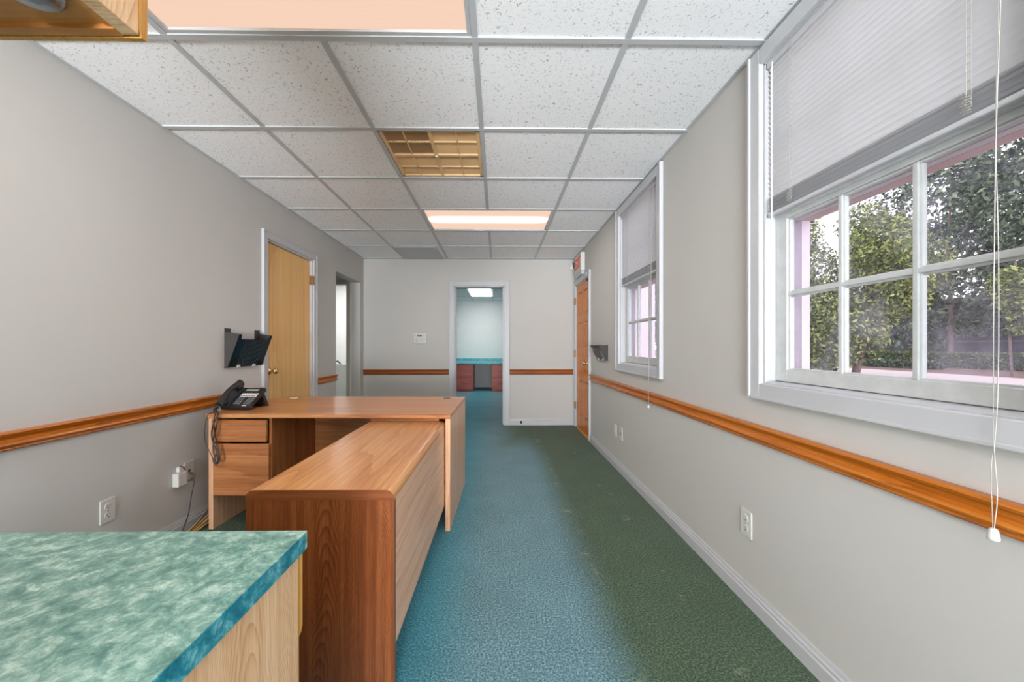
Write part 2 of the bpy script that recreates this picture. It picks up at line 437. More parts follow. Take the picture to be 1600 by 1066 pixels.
def mat_diffuser(name, warm, hot, edge, band, centre_y, sig):
    """prismatic lens: an even glow, brighter over the tubes"""
    m, nt, b = new_mat(name)
    nt.nodes.remove(b)
    em = nt.nodes.new('ShaderNodeEmission')
    tc = nt.nodes.new('ShaderNodeTexCoord')
    sep = nt.nodes.new('ShaderNodeSeparateXYZ'); nt.links.new(tc.outputs['Object'], sep.inputs[0])
    d = N(nt, 'ShaderNodeMath', operation='DIVIDE'); d.inputs[1].default_value = sig; nt.links.new(sep.outputs[1], d.inputs[0])
    sq = N(nt, 'ShaderNodeMath', operation='POWER'); sq.inputs[1].default_value = 2
    ab = N(nt, 'ShaderNodeMath', operation='ABSOLUTE'); nt.links.new(d.outputs[0], ab.inputs[0]); nt.links.new(ab.outputs[0], sq.inputs[0])
    ng = N(nt, 'ShaderNodeMath', operation='MULTIPLY'); ng.inputs[1].default_value = -1; nt.links.new(sq.outputs[0], ng.inputs[0])
    ex = N(nt, 'ShaderNodeMath', operation='EXPONENT'); nt.links.new(ng.outputs[0], ex.inputs[0])
    ax = N(nt, 'ShaderNodeMath', operation='ABSOLUTE'); nt.links.new(sep.outputs[0], ax.inputs[0])
    en = N(nt, 'ShaderNodeMapRange', interpolation_type='SMOOTHSTEP'); en.inputs['From Min'].default_value = .60; en.inputs['From Max'].default_value = .42; nt.links.new(ax.outputs[0], en.inputs['Value'])
    g = N(nt, 'ShaderNodeMath', operation='MULTIPLY'); nt.links.new(ex.outputs[0], g.inputs[0]); nt.links.new(en.outputs[0], g.inputs[1])
    # prism pattern
    ck = N(nt, 'ShaderNodeTexVoronoi', feature='F1'); ck.inputs['Scale'].default_value = 150; ck.inputs['Randomness'].default_value = 0
    nt.links.new(tc.outputs['Object'], ck.inputs['Vector'])
    pr = N(nt, 'ShaderNodeMapRange'); pr.inputs['From Min'].default_value = 0; pr.inputs['From Max'].default_value = .7; pr.inputs['To Min'].default_value = 1.03; pr.inputs['To Max'].default_value = .93
    nt.links.new(ck.outputs['Distance'], pr.inputs['Value'])
    st = N(nt, 'ShaderNodeMath', operation='MULTIPLY_ADD'); st.inputs[1].default_value = band; st.inputs[2].default_value = edge
    nt.links.new(g.outputs[0], st.inputs[0])
    st2 = N(nt, 'ShaderNodeMath', operation='MULTIPLY'); nt.links.new(st.outputs[0], st2.inputs[0]); nt.links.new(pr.outputs[0], st2.inputs[1])
    cm = N(nt, 'ShaderNodeMix', data_type='RGBA'); cm.inputs[6].default_value = warm; cm.inputs[7].default_value = hot
    nt.links.new(g.outputs[0], cm.inputs[0])
    nt.links.new(cm.outputs[2], em.inputs[0]); nt.links.new(st2.outputs[0], em.inputs[1])
    nt.links.new(em.outputs[0], nt.nodes['Material Output'].inputs[0])
    return m
WARM = (1.0, .70, .54, 1)
M['lens'] = mat_diffuser('glowing_prismatic_lens', WARM, (.90, .955, 1.0, 1), EDGE, BAND, 0, .045)
M['lens_cool'] = mat_diffuser('glowing_white_lens', (1, .98, .97, 1), (1, 1, 1, 1), 5, 8, 0, .12)

def mat_glass():
    m, nt, b = new_mat('hazy_window_glass')
    nt.nodes.remove(b)
    tr = nt.nodes.new('ShaderNodeBsdfTransparent'); tr.inputs[0].default_value = (.97, .97, 1.0, 1)
    gl = nt.nodes.new('ShaderNodeBsdfGlossy'); gl.inputs['Roughness'].default_value = .03
    lw = nt.nodes.new('ShaderNodeLayerWeight'); lw.inputs[0].default_value = .5
    pw = N(nt, 'ShaderNodeMath', operation='POWER'); pw.inputs[1].default_value = 4; nt.links.new(lw.outputs['Facing'], pw.inputs[0])
    fr = N(nt, 'ShaderNodeMath', operation='MULTIPLY_ADD'); fr.inputs[1].default_value = .8; fr.inputs[2].default_value = .04; nt.links.new(pw.outputs[0], fr.inputs[0])
    mx = nt.nodes.new('ShaderNodeMixShader'); nt.links.new(fr.outputs[0], mx.inputs[0]); nt.links.new(tr.outputs[0], mx.inputs[1]); nt.links.new(gl.outputs[0], mx.inputs[2])
    di = nt.nodes.new('ShaderNodeBsdfTranslucent'); di.inputs[0].default_value = (.82, .82, 1, 1)
    geo = nt.nodes.new('ShaderNodeNewGeometry')
    n = N(nt, 'ShaderNodeTexNoise'); n.inputs['Scale'].default_value = 5; n.inputs['Detail'].default_value = 6; n.inputs['Roughness'].default_value = .6
    nt.links.new(geo.outputs['Position'], n.inputs['Vector'])
    r = ramp(nt, n.outputs[0], [(.42, (.02, .02, .02, 1)), (.70, (.20, .20, .20, 1))])
    m2 = nt.nodes.new('ShaderNodeMixShader'); nt.links.new(r.outputs[0], m2.inputs[0]); nt.links.new(mx.outputs[0], m2.inputs[1]); nt.links.new(di.outputs[0], m2.inputs[2])
    nt.links.new(m2.outputs[0], nt.nodes['Material Output'].inputs[0])
    return m
M['glass'] = mat_glass()

def mat_slat():
    m, nt, b = new_mat('white_blind_slat')
    b.inputs['Base Color'].default_value = srgb(196, 197, 198); b.inputs['Roughness'].default_value = .35
    t = nt.nodes.new('ShaderNodeBsdfTranslucent'); t.inputs[0].default_value = (.9, .9, .92, 1)
    mx = nt.nodes.new('ShaderNodeMixShader'); mx.inputs[0].default_value = .22
    nt.links.new(b.outputs[0], mx.inputs[1]); nt.links.new(t.outputs[0], mx.inputs[2])
    nt.links.new(mx.outputs[0], nt.nodes['Material Output'].inputs[0])
    return m
M['slat'] = mat_slat()

def mat_wand():
    m, nt, b = new_mat('clear_acrylic')
    b.inputs['Base Color'].default_value = (.8, .8, .8, 1); b.inputs['Roughness'].default_value = .15; b.inputs['Alpha'].default_value = .45
    return m
M['wand'] = mat_wand()

def mat_leaf(name, c1, c2, c3):
    m, nt, b = new_mat(name)
    geo = nt.nodes.new('ShaderNodeNewGeometry')
    r = ramp(nt, geo.outputs['Random Per Island'], [(0, c1), (.55, c2), (1, c3)])
    nt.links.new(r.outputs[0], b.inputs['Base Color'])
    b.inputs['Roughness'].default_value = .5; b.inputs['Specular IOR Level'].default_value = .4
    t = nt.nodes.new('ShaderNodeBsdfTranslucent'); nt.links.new(r.outputs[0], t.inputs[0])
    mx = nt.nodes.new('ShaderNodeMixShader'); mx.inputs[0].default_value = .3
    nt.links.new(b.outputs[0], mx.inputs[1]); nt.links.new(t.outputs[0], mx.inputs[2])
    nt.links.new(mx.outputs[0], nt.nodes['Material Output'].inputs[0])
    return m
M['leaf_bright'] = mat_leaf('yellow_green_leaves', srgb(44, 54, 32), srgb(104, 120, 62), srgb(206, 212, 128))
M['leaf_dark'] = mat_leaf('dark_green_leaves', srgb(30, 44, 40), srgb(70, 92, 70), srgb(150, 166, 130))
M['leaf_hedge'] = mat_leaf('hedge_leaves', srgb(44, 62, 38), srgb(84, 104, 54), srgb(140, 156, 84))
M['bark'] = plain('grey_bark', srgb(124, 106, 100), .9, var=.25, nscale=6, bump=.6, bscale=20)
M['soil'] = plain('mulch_and_soil', srgb(112, 88, 80), .95, var=.3, nscale=3)
M['concrete'] = plain('pinkish_concrete', srgb(196, 180, 180), .9, var=.06, nscale=.8)

# ------------------------------------------------------------------ dimensions
XL, XR, YW = -1.884, 1.083, 5.1855
ZC = 2.342
Y0 = -5.5
XO = 1.21            # outside face of the window wall
WZ0, WZ1 = .96, 2.26
W1 = (.700, 1.485)
W2 = (2.460, 3.240)
ED = (4.335, 5.085, 1.945)      # exit door opening
LD = (3.015, 3.765, 1.990)      # birch door opening
HO = (4.306, 5.062, 1.985)      # cased opening to the hall
BD = (-.615, .093, 1.958)       # doorway in the back wall
T = .6096
GX = [-.092 + T * k for k in (-2, -1, 0, 1)]
GY = [1.4718 + T * k for k in range(-11, 7)]

# ------------------------------------------------------------------ setting
mb = MB()
mb.add([(XL - 2.2, Y0 - .12, 0), (1.55, Y0 - .12, 0), (1.55, 10.1, 0), (XL - 2.2, 10.1, 0), (XL - 2.2, Y0 - .12, -.1), (1.55, Y0 - .12, -.1), (1.55, 10.1, -.1), (XL - 2.2, 10.1, -.1)],
       [(0, 1, 2, 3), (7, 6, 5, 4), (0, 4, 5, 1), (1, 5, 6, 2), (2, 6, 7, 3), (3, 7, 4, 0)])
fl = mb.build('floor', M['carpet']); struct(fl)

def wall_along_y(name, xa, xb, y0, y1, openings, mat, z1=ZC + .25):
    """openings: (y0, y1, z0, z1)"""
    b = MB(); y = y0
    for (a, c, za, zb) in sorted(openings):
        b.box(xa, xb, y, a, 0, z1)
        if za > 0: b.box(xa, xb, a, c, 0, za)
        b.box(xa, xb, a, c, zb, z1)
        y = c
    b.box(xa, xb, y, y1, 0, z1)
    return struct(b.build(name, mat))
wall_along_y('wall_left', XL - .12, XL, Y0, YW, [(LD[0], LD[1], 0, LD[2]), (HO[0], HO[1], 0, HO[2])], M['wall'])
wall_along_y('wall_right', XR, XO, Y0, YW, [(W1[0], W1[1], WZ0, WZ1), (W2[0], W2[1], WZ0, WZ1), (ED[0], ED[1], 0, ED[2])], M['wall'])
b = MB(); b.box(XL - .12, BD[0], YW, YW + .115, 0, ZC + .25); b.box(BD[1], XO, YW, YW + .115, 0, ZC + .25); b.box(BD[0], BD[1], YW, YW + .115, BD[2], ZC + .25)
struct(b.build('wall_back', M['wall']))
b = MB(); b.box(XL - .12, -1.76, Y0 - .12, Y0, 0, ZC + .25); b.box(.96, XO, Y0 - .12, Y0, 0, ZC + .25); b.box(-1.76, .96, Y0 - .12, Y0, 1.9, ZC + .25); b.box(-1.76, .96, Y0 - .12, Y0, 0, .1)
struct(b.build('wall_near', M['wall']))
# unseen glazed front added in the near wall behind the fill lamp
wo = (-.4, Y0 - .06, .1)
w3 = thing('added_glazing', None, None, wo); struct(w3)
b = MB()
for x0_, x1_ in ((-1.76, -1.71), (-.88, -.84), (.04, .08), (.91, .96)): b.bbox(x0_, x1_, Y0 - .09, Y0 - .03, .1, 1.9, .004)
b.bbox(-1.709, .909, Y0 - .088, Y0 - .032, .1, .15, .004); b.bbox(-1.709, .909, Y0 - .088, Y0 - .032, 1.85, 1.9, .004)
b.build('added_glazing_frame', M['trim'], w3, wo)
b = MB(); b.add([(-1.71, Y0 - .06, .15), (.91, Y0 - .06, .15), (.91, Y0 - .06, 1.85), (-1.71, Y0 - .06, 1.85)], [(0, 1, 2, 3)]); b.build('window_pane', M['glass'], w3, wo)  # pane of the added glazing, unseen
b = MB(); b.box(-1.0, -.43, .0, .12, 0, ZC + .25); b.box(-1.34, -1.0, .0, .12, 0, .74)                   # short wall that carries the cabinets; low part added unseen to block fill light
struct(b.build('wall_near_left_and_blocker', M['wall']))
# far room
b = MB(); b.box(-1.97, 1.5, 9.95, 10.05, 0, ZC + .25)
struct(b.build('wall_far', M['white_wall']))
b = MB(); b.box(-1.99, -1.87, YW + .115, 9.95, 0, ZC + .25); struct(b.build('wall_far_left', M['white_wall']))
b = MB(); b.box(1.38, 1.5, YW + .115, 9.95, 0, ZC + .25); struct(b.build('wall_far_right', M['white_wall']))
# room behind the left wall
b = MB()
b.box(-3.9, -2.86, 5.062, 5.15, 0, ZC + .25); b.box(-2.07, -2.004, 5.062, 5.15, 0, ZC + .25); b.box(-2.86, -2.07, 5.062, 5.15, 1.955, ZC + .25)
b.box(-3.9, -3.8, 2.9, 7.4, 0, ZC + .25); b.box(-3.9, -2.0, 7.3, 7.4, 0, ZC + .25); b.box(-3.9, -2.0, 2.8, 2.9, 0, ZC + .25)
struct(b.build('wall_hall', M['white_wall']))
b = MB(); b.box(-3.9, XL - .12, 2.8, 7.4, ZC + .11, ZC + .13); struct(b.build('ceiling_hall', M['white_wall']))
b = MB()
b.box(-2.07, -2.02, 5.05, 5.062, 0, 2.02); b.box(-2.95, -2.07, 5.05, 5.062, 1.955, 2.02); b.box(-2.92, -2.86, 5.05, 5.062, 0, 1.955)
struct(b.build('trim_1', M['frame_grey']))

# ceilings: lay-in tiles, one mesh; troffers and the return grille take cells
def tile_cells(x0, x1, y0, y1, gx, gy, skip):
    b = MB()
    xs = [x0] + [g for g in gx if x0 + .02 < g < x1 - .02] + [x1]
    ys = [y0] + [g for g in gy if y0 + .02 < g < y1 - .02] + [y1]
    for i in range(len(xs) - 1):
        for j in range(len(ys) - 1):
            cx, cy = (xs[i] + xs[i + 1]) / 2, (ys[j] + ys[j + 1]) / 2
            if any(a < cx < c and d < cy < e for (a, c, d, e) in skip): continue
            b.box(xs[i], xs[i + 1], ys[j], ys[j + 1], ZC, ZC + .018)
    return b, xs, ys
LIGHT_NEAR = (GX[0], GX[2], GY[10], GY[11])
LIGHT_FAR = (GX[1], GX[3], GY[14], GY[15])
FILL_BACK1 = (GX[1], GX[3], GY[7], GY[8])  # unseen fixture added behind the viewpoint to fill the room with light
FILL_BACK2 = (GX[0], GX[2], GY[3], GY[4])  # second added fill fixture, farther back and out of view
VENT = (GX[1], GX[2], GY[12], GY[13])
b, xs, ys = tile_cells(XL, XR, Y0, YW, GX, GY, [LIGHT_NEAR, LIGHT_FAR, FILL_BACK1, FILL_BACK2, VENT])
cl = struct(b.build('ceiling', M['ceiling']))
g = MB()
hw = .0125
def in_light(x, y, which):
    return any(a + .05 < x < c - .05 and d - .05 < y < e + .05 and which == 'x' for (a, c, d, e) in [LIGHT_NEAR, LIGHT_FAR, FILL_BACK1, FILL_BACK2])
for x in xs[1:-1]:
    for j in range(len(ys) - 1):
        ym = (ys[j] + ys[j + 1]) / 2
        if any(a + .05 < x < c - .05 and d < ym < e for (a, c, d, e) in [LIGHT_NEAR, LIGHT_FAR, FILL_BACK1, FILL_BACK2]): continue
        g.box(x - hw, x + hw, ys[j], ys[j + 1], ZC - .006, ZC)
for y in ys[1:-1]:
    g.box(XL, XR, y - hw, y + hw, ZC - .0065, ZC)
for x0, x1, y0, y1 in ((XL, XL + .02, Y0, YW), (XR - .02, XR, Y0, YW), (XL, XR, YW - .02, YW), (XL, XR, Y0, Y0 + .02)):
    g.box(x0, x1, y0, y1, ZC - .005, ZC)
g.build('ceiling_grid', M['grid'], cl, tuple(cl.location))
# slightly lower infill panel next to the back wall
g = MB(); g.box(GX[0] + .03, GX[1] - .06, GY[16] + .02, YW - .03, ZC - .014, ZC - .001)
g.build('access_panel', M['grid'], cl, tuple(cl.location))
fgy = [YW + .2 + T * k for k in range(9)]
b, xs2, ys2 = tile_cells(-1.87, 1.38, YW + .115, 9.95, [-1.25, -.67, -.12, .50, 1.1], [5.9, 6.5, 7.27, 7.88, 9.16, 9.77], [(-.67, -.12, 7.88, 9.16)])
c2 = struct(b.build('ceiling_far', M['white_wall']))
g = MB()
for x in xs2[1:-1]: g.box(x - hw, x + hw, ys2[0], 7.88, ZC - .006, ZC); g.box(x - hw, x + hw, 9.16, 9.95, ZC - .006, ZC)
for y in ys2[1:-1]: g.box(-1.87, 1.38, y - hw, y + hw, ZC - .0065, ZC)
g.build('ceiling_grid', M['grid'], c2, tuple(c2.location))

# ---- baseboards
def base_prof(d, h=.085):      # (distance from wall, z), stepped top
    return [(0, 0), (.016, 0), (.016, h * .62), (.012, h * .68), (.012, h * .80), (.008, h * .86), (.006, h), (0, h)]
def rail_prof():
    z0, z1 = .712, .786
    h = z1 - z0
    return [(0, z0), (.012, z0), (.016, z0 + .07 * h), (.013, z0 + .16 * h), (.020, z0 + .20 * h), (.024, z0 + .30 * h), (.020, z0 + .40 * h), (.012, z0 + .50 * h),
            (.011, z0 + .58 * h), (.016, z0 + .70 * h), (.026, z0 + .80 * h), (.030, z0 + .90 * h), (.027, z1), (0, z1)]
def run(b, prof, wall, a, c):
    if wall == 'left': b.prism([(XL + d, z) for d, z in prof], 'y', a, c)
    if wall == 'right': b.prism([(XR - d, z) for d, z in prof], 'y', a, c)
    if wall == 'back': b.prism([(YW - d, z) for d, z in prof], 'x', a, c)
bl = MB(); run(bl, base_prof(0), 'left', Y0, 2.955); run(bl, base_prof(0), 'left', 3.84, HO[0]); run(bl, base_prof(0), 'left', HO[1], YW)
struct(bl.build('baseboard_left', M['trim']))
bl = MB(); run(bl, base_prof(0), 'right', Y0, 4.27); struct(bl.build('baseboard_right', M['trim']))
bl = MB(); run(bl, base_prof(0), 'back', XL, -.69); run(bl, base_prof(0), 'back', .165, XR); struct(bl.build('baseboard_back', M['trim']))
bl = MB(); run(bl, rail_prof(), 'left', .12, 2.955); run(bl, rail_prof(), 'left', 3.84, HO[0] - .005)
struct(bl.build('trim_2', M['rail_y']))
bl = MB(); run(bl, rail_prof(), 'right', Y0, 4.262); struct(bl.build('trim_3', M['rail_y']))
bl = MB(); run(bl, rail_prof(), 'back', XL, -.69); run(bl, rail_prof(), 'back', .165, XR); struct(bl.build('trim_4', M['rail_x']))

# ---- casings
def casing_prof_box(b, wall, a0, a1, z0, z1, d=.018):
    if wall == 'left': b.bbox(XL, XL + d, a0, a1, z0, z1, .003)
    if wall == 'right': b.bbox(XR - d, XR, a0, a1, z0, z1, .003)
    if wall == 'back': b.bbox(a0, a1, YW - d, YW, z0, z1, .003)
def casing(wall, a, c, zt, wd=.068, lining=.115, name=None, mat=None):
    b = MB()
    casing_prof_box(b, wall, a - wd, a, 0, zt + wd); casing_prof_box(b, wall, c, c + wd, 0, zt + wd); casing_prof_box(b, wall, a, c, zt, zt + wd)
    e = .012   # raised outer bead
    casing_prof_box(b, wall, a - wd - .001, a - wd + e, 0, zt + wd + .0005, .024); casing_prof_box(b, wall, c + wd - e, c + wd + .001, 0, zt + wd + .0005, .024); casing_prof_box(b, wall, a - wd - .0005, c + wd + .0005, zt + wd - e, zt + wd + .001, .0235)
    t = .014
    if wall == 'left':
        for y0_, y1_, z0_, z1_ in ((a, a + t, 0, zt), (c - t, c, 0, zt), (a, c, zt - t, zt)): b.box(XL - lining, XL, y0_, y1_, z0_, z1_)
    if wall == 'right':
        for y0_, y1_, z0_, z1_ in ((a, a + t, 0, zt), (c - t, c, 0, zt), (a, c, zt - t, zt)): b.box(XR, XR + lining, y0_, y1_, z0_, z1_)
    if wall == 'back':
        for x0_, x1_, z0_, z1_ in ((a, a + t, 0, zt), (c - t, c, 0, zt), (a, c, zt - t, zt)): b.box(x0_, x1_, YW, YW + lining, z0_, z1_)
        b.box(c - t - .01, c - t, YW + .05, YW + .085, 0, zt - t); b.box(a + t, a + t + .01, YW + .05, YW + .085, 0, zt - t)
    return struct(b.build(name, mat or M['trim']))
casing('left', LD[0], LD[1], LD[2], .062, .10, 'trim_5')
casing('back', BD[0], BD[1], BD[2], .072, .115, 'trim_6')
casing('right', ED[0], ED[1], ED[2], .062, .09, 'trim_7')

# ---- doors
def knob(b, c, ax, r=.027):
    b.lathe(c, ax, [(.030, 0), (.030, .004), (.022, .009), (.010, .012), (.009, .030), (.014, .036), (r * .92, .044), (r, .054), (r * .86, .064), (r * .4, .069)], 20)
o = (XL - .03, (LD[0] + LD[1]) / 2, 0)
d1 = thing('door_1', None, None, o); struct(d1)
b = MB(); b.box(XL - .062, XL - .024, LD[0] + .016, LD[1] - .016, .008, LD[2] - .017); b.build('door_slab', M['birch'], d1, o)
b = MB(); knob(b, (XL - .024, LD[0] + .078, .905), (1, 0, 0)); b.build('door_knob', M['brass'], d1, o)
for z in (.25, 1.78):
    b = MB(); b.box(XL - .024, XL - .002, LD[1] - .016, LD[1] - .013, z - .045, z + .045); b.tube([(XL - .004, LD[1] - .010, z - .048), (XL - .004, LD[1] - .010, z + .048)], .006)
    b.box(XL + .0, XL + .019, LD[1] - .012, LD[1] + .002, z - .045, z + .045)
    b.build('hinge', M['old_brass'], d1, o)
o = (XR + .02, (ED[0] + ED[1]) / 2, 0)
d2 = thing('door_2', None, None, o); struct(d2)
# six-panel pine door: stiles, rails, and raised panels
y0, y1 = ED[0] + .016, ED[1] - .016
zt = ED[2] - .018
b = MB()
XF = XR + .008
b.box(XF + .0122, XF + .040, y0, y1, .012, zt)
st = .095; mid = (y0 + y1) / 2
rails = [(.012, .20), (.62, .80), (1.22, 1.31), (1.60, 1.66), (zt - .10, zt)]
rails = [(.012, .19), (.57, .64), (1.0, 1.10), (1.42, 1.52), (1.825, zt)]
for a, c in ((y0, y0 + st), (y1 - st, y1)): b.box(XF, XF + .0121, a, c, .012, zt)
for a, c in rails: b.box(XF, XF + .0121, y0 + st, y1 - st, a, c)
for k in range(4): b.box(XF, XF + .0121, mid - .045, mid + .045, rails[k][1], rails[k + 1][0])
for k in range(4):
    z0_, z1_ = rails[k][1], rails[k + 1][0]
    for a, c in ((y0 + st, mid - .045), (mid + .045, y1 - st)):
        q = .03
        b.add([(XF + .012, a + .006, z0_ + .006), (XF + .012, c - .006, z0_ + .006), (XF + .012, c - .006, z1_ - .006), (XF + .012, a + .006, z1_ - .006),
               (XF + .003, a + q, z0_ + q), (XF + .003, c - q, z0_ + q), (XF + .003, c - q, z1_ - q), (XF + .003, a + q, z1_ - q)],
              [(4, 7, 6, 5), (0, 4, 5, 1), (1, 5, 6, 2), (2, 6, 7, 3), (3, 7, 4, 0)])
b.build('door_slab', M['pine'], d2, o)
b = MB(); knob(b, (XF, ED[0] + .085, .905), (-1, 0, 0)); b.build('door_knob', M['brass'], d2, o)
for z in (.30, 1.01, 1.73):
    b = MB(); b.tube([(XR - .008, ED[1] - .006, z - .05), (XR - .008, ED[1] - .006, z + .05)], .009, 10); b.box(XR - .022, XR, ED[1] - .006, ED[1] + .03, z - .045, z + .045)
    b.build('hinge', M['old_brass'], d2, o)
b = MB(); b.bbox(XF - .022, XF + .02, ED[0] + .01, ED[1] - .02, 0.001, .012, .003); b.build('threshold', M['oak_edge'], d2, o)

# ---- windows
def window(name, ya, yb):
    o = (XR, (ya + yb) / 2, WZ0)
    w_ = thing(name, None, None, o); struct(w_)
    cw = .064
    b = MB()     # interior casing, flat with a bead, mitred look
    for (y0_, y1_, z0_, z1_) in ((ya - cw, ya, WZ0 - cw, WZ1 + cw), (yb, yb + cw, WZ0 - cw, WZ1 + cw), (ya + .0002, yb - .0002, WZ1, WZ1 + cw), (ya + .0002, yb - .0002, WZ0 - cw, WZ0)):
        b.bbox(XR - .020, XR, y0_, y1_, z0_, z1_, .003)
    for (y0_, y1_, z0_, z1_) in ((ya - cw - .001, ya - cw + .012, WZ0 - cw - .001, WZ1 + cw + .001), (yb + cw - .012, yb + cw + .001, WZ0 - cw - .001, WZ1 + cw + .001), (ya - cw + .012, yb + cw - .012, WZ0 - cw - .001, WZ0 - cw + .012)):
        b.bbox(XR - .026, XR, y0_, y1_, z0_, z1_, .003)
    b.build('window_casing', M['trim'], w_, o)
    b = MB()     # jambs, head, sill stepping out to the sash
    t = .006
    b.box(XR, XO, ya, ya + t, WZ0, WZ1); b.box(XR, XO, yb - t, yb, WZ0, WZ1); b.box(XR, XO, ya, yb, WZ1 - t, WZ1)
    b.prism([(XR - .004, WZ0), (XR + .12, WZ0), (XR + .12, WZ0 + .012), (XR + .02, WZ0 + .010), (XR - .004, WZ0 + .004)], 'y', ya, yb)
    b.build('jamb_lining', M['trim'], w_, o)
    def sash(nm, xs_, z0_, z1_, bot, top, stile, rows):
        b = MB(); x0_, x1_ = xs_, xs_ + .032
        a, c = ya + .0065, yb - .0065
        stile += .0115
        b.bbox(x0_, x1_, a, a + stile, z0_, z1_, .003); b.bbox(x0_, x1_, c - stile, c, z0_, z1_, .003)
        b.bbox(x0_ + .0006, x1_ - .0006, a + stile - .004, c - stile + .004, z0_ + .0005, z0_ + bot, .002); b.bbox(x0_ + .0006, x1_ - .0006, a + stile - .004, c - stile + .004, z1_ - top, z1_ - .0005, .002)
        b.bbox(x0_ - .006, x0_ + .01, a + .001, c - .001, z1_ - .012, z1_ - .004, .002)
        g0, g1 = a + stile, c - stile; h0, h1 = z0_ + bot, z1_ - top
        m1 = [g0 + (g1 - g0) * k / 3 for k in (1, 2)]; m2 = [h0 + (h1 - h0) * k / rows for k in range(1, rows)]
        for y in m1:
            b.bbox(x0_ + .004, x1_ - .004, y - .007, y + .007, h0, h1, .002); b.bbox(x0_ + .010, x1_ - .008, y - .013, y + .013, h0, h1, .003)
        for z in m2:
            b.bbox(x0_ + .0047, x1_ - .0047, g0, g1, z - .007, z + .007, .002); b.bbox(x0_ + .0107, x1_ - .0087, g0, g1, z - .013, z + .013, .003)
        # glazing beads round every light
        for y in (g0, g1): b.bbox(x0_ + .0083, x1_ - .0063, y - .007, y + .007, h0, h1, .002)
        for z in (h0, h1): b.bbox(x0_ + .008, x1_ - .006, g0, g1, z - .007, z + .007, .002)
        s = b.build('window_sash', M['old_trim'], w_, o)
        gl = MB(); gx_ = x0_ + .020
        gl.add([(gx_, g0, h0), (gx_, g1, h0), (gx_, g1, h1), (gx_, g0, h1)], [(0, 1, 2, 3)])
        gl.build('window_pane', M['glass'], s, o)
    sash('lower', XR + .043, WZ0 + .012, 1.640, .048, .030, .046, 2)
    sash('upper', XR + .080, 1.606, WZ1 - .006, .034, .04, .046, 2)
    # painted outside frame and stone-pink reveal
    b = MB()
    b.box(XO - .012, XO + .02, ya - .02, ya + .045, WZ0, WZ1 + .02); b.box(XO - .012, XO + .02, yb - .050, yb + .03, WZ0, WZ1 + .02)
    b.build('outer_frame', M['lilac'], w_, o)
    b = MB()
    b.box(XO - .016, XO + .03, ya - .02, yb + .03, 1.606, 1.665); b.prism([(XR + .085, WZ0 - .02), (XO + .08, WZ0 - .02), (XO + .08, WZ0 + .030), (XR + .085, WZ0 + .055)], 'y', ya, yb)
    b.build('outer_rail', M['pink'], w_, o)
    return w_
window('window_1', *W1)
window('window_2', *W2)

# ---- ceiling lights
def ceiling_light(cell, mat, label, group=None, fr=.030, kind='ceiling light'):
    a, c, d, e = cell
    o = ((a + c) / 2, (d + e) / 2, ZC)
    t = thing('ceiling_light', label, kind, o, 0, group)
    b = MB()
    h = .0128
    for (x0_, x1_, y0_, y1_) in ((a + h, a + fr, d + h, e - h), (c - fr, c - h, d + h, e - h), (a + fr, c - fr, d + h, d + fr), (a + fr, c - fr, e - fr, e - h)):
        b.bbox(x0_, x1_, y0_, y1_, ZC - .002, ZC + .020, .002)
    b.box(a + h, c - h, d + h, e - h, ZC + .09, ZC + .10)
    for (x0_, x1_, y0_, y1_) in ((a + h, a + h + .004, d + h, e - h), (c - h - .004, c - h, d + h, e - h), (a + h, c - h, d + h, d + h + .004), (a + h, c - h, e - h - .004, e - h)):
        b.box(x0_, x1_, y0_, y1_, ZC + .015, ZC + .10)
    b.build('light_frame', M['grid'], t, o)
    b = MB(); b.box(a + fr - .006, c - fr + .006, d + fr - .006, e - fr + .006, ZC + .008, ZC + .013); b.build('light_diffuser', mat, t, o)
    return t
ceiling_light(LIGHT_NEAR, M['lens'], 'large peach-glowing fluorescent ceiling light nearest the upper cabinet')
ceiling_light(LIGHT_FAR, M['lens'], 'smaller-looking warm white fluorescent ceiling light beyond the tan return grille')
ceiling_light(FILL_BACK1, M['lens'], 'added fluorescent fill light just behind the camera position', 'added fill lights behind the viewpoint')
ceiling_light(FILL_BACK2, M['lens'], 'added fluorescent fill light farthest behind the viewpoint by the near wall', 'added fill lights behind the viewpoint')
ceiling_light((-.67, -.12, 7.88, 9.16), M['lens_cool'], 'white ceiling light panel in the far room seen through the doorway')
ceiling_light((-3.2, -2.6, 5.6, 6.8), M['lens_cool'], 'ceiling light panel in the side room behind the left wall')

# ---- return air grille
a, c, d, e = VENT
o = ((a + c) / 2, (d + e) / 2, ZC)
t = thing('air_grille', 'square tan return air grille in the white tiled ceiling', 'vent', o)
b = MB(); h = .0135; fw = .022
for (x0_, x1_, y0_, y1_) in ((a + h, a + h + fw, d + h, e - h), (c - h - fw, c - h, d + h, e - h), (a + h, c - h, d + h, d + h + fw), (a + h, c - h, e - h - fw, e - h)):
    b.bbox(x0_, x1_, y0_, y1_, ZC + .001, ZC + .02, .002)
mx_, my_ = (a + c) / 2, (d + e) / 2
b.bbox(mx_ - .011, mx_ + .011, d + h, e - h, ZC + .002, ZC + .018, .002); b.bbox(a + h, c - h, my_ - .011, my_ + .011, ZC + .002, ZC + .018, .002)
for q in (.25, .75):
    x = a + (c - a) * q; y = d + (e - d) * q
    b.box(x - .004, x + .004, d + h, e - h, ZC + .004, ZC + .014); b.box(a + h, c - h, y - .004, y + .004, ZC + .004, ZC + .014)
b.build('grille_frame', M['tan'], t, o)
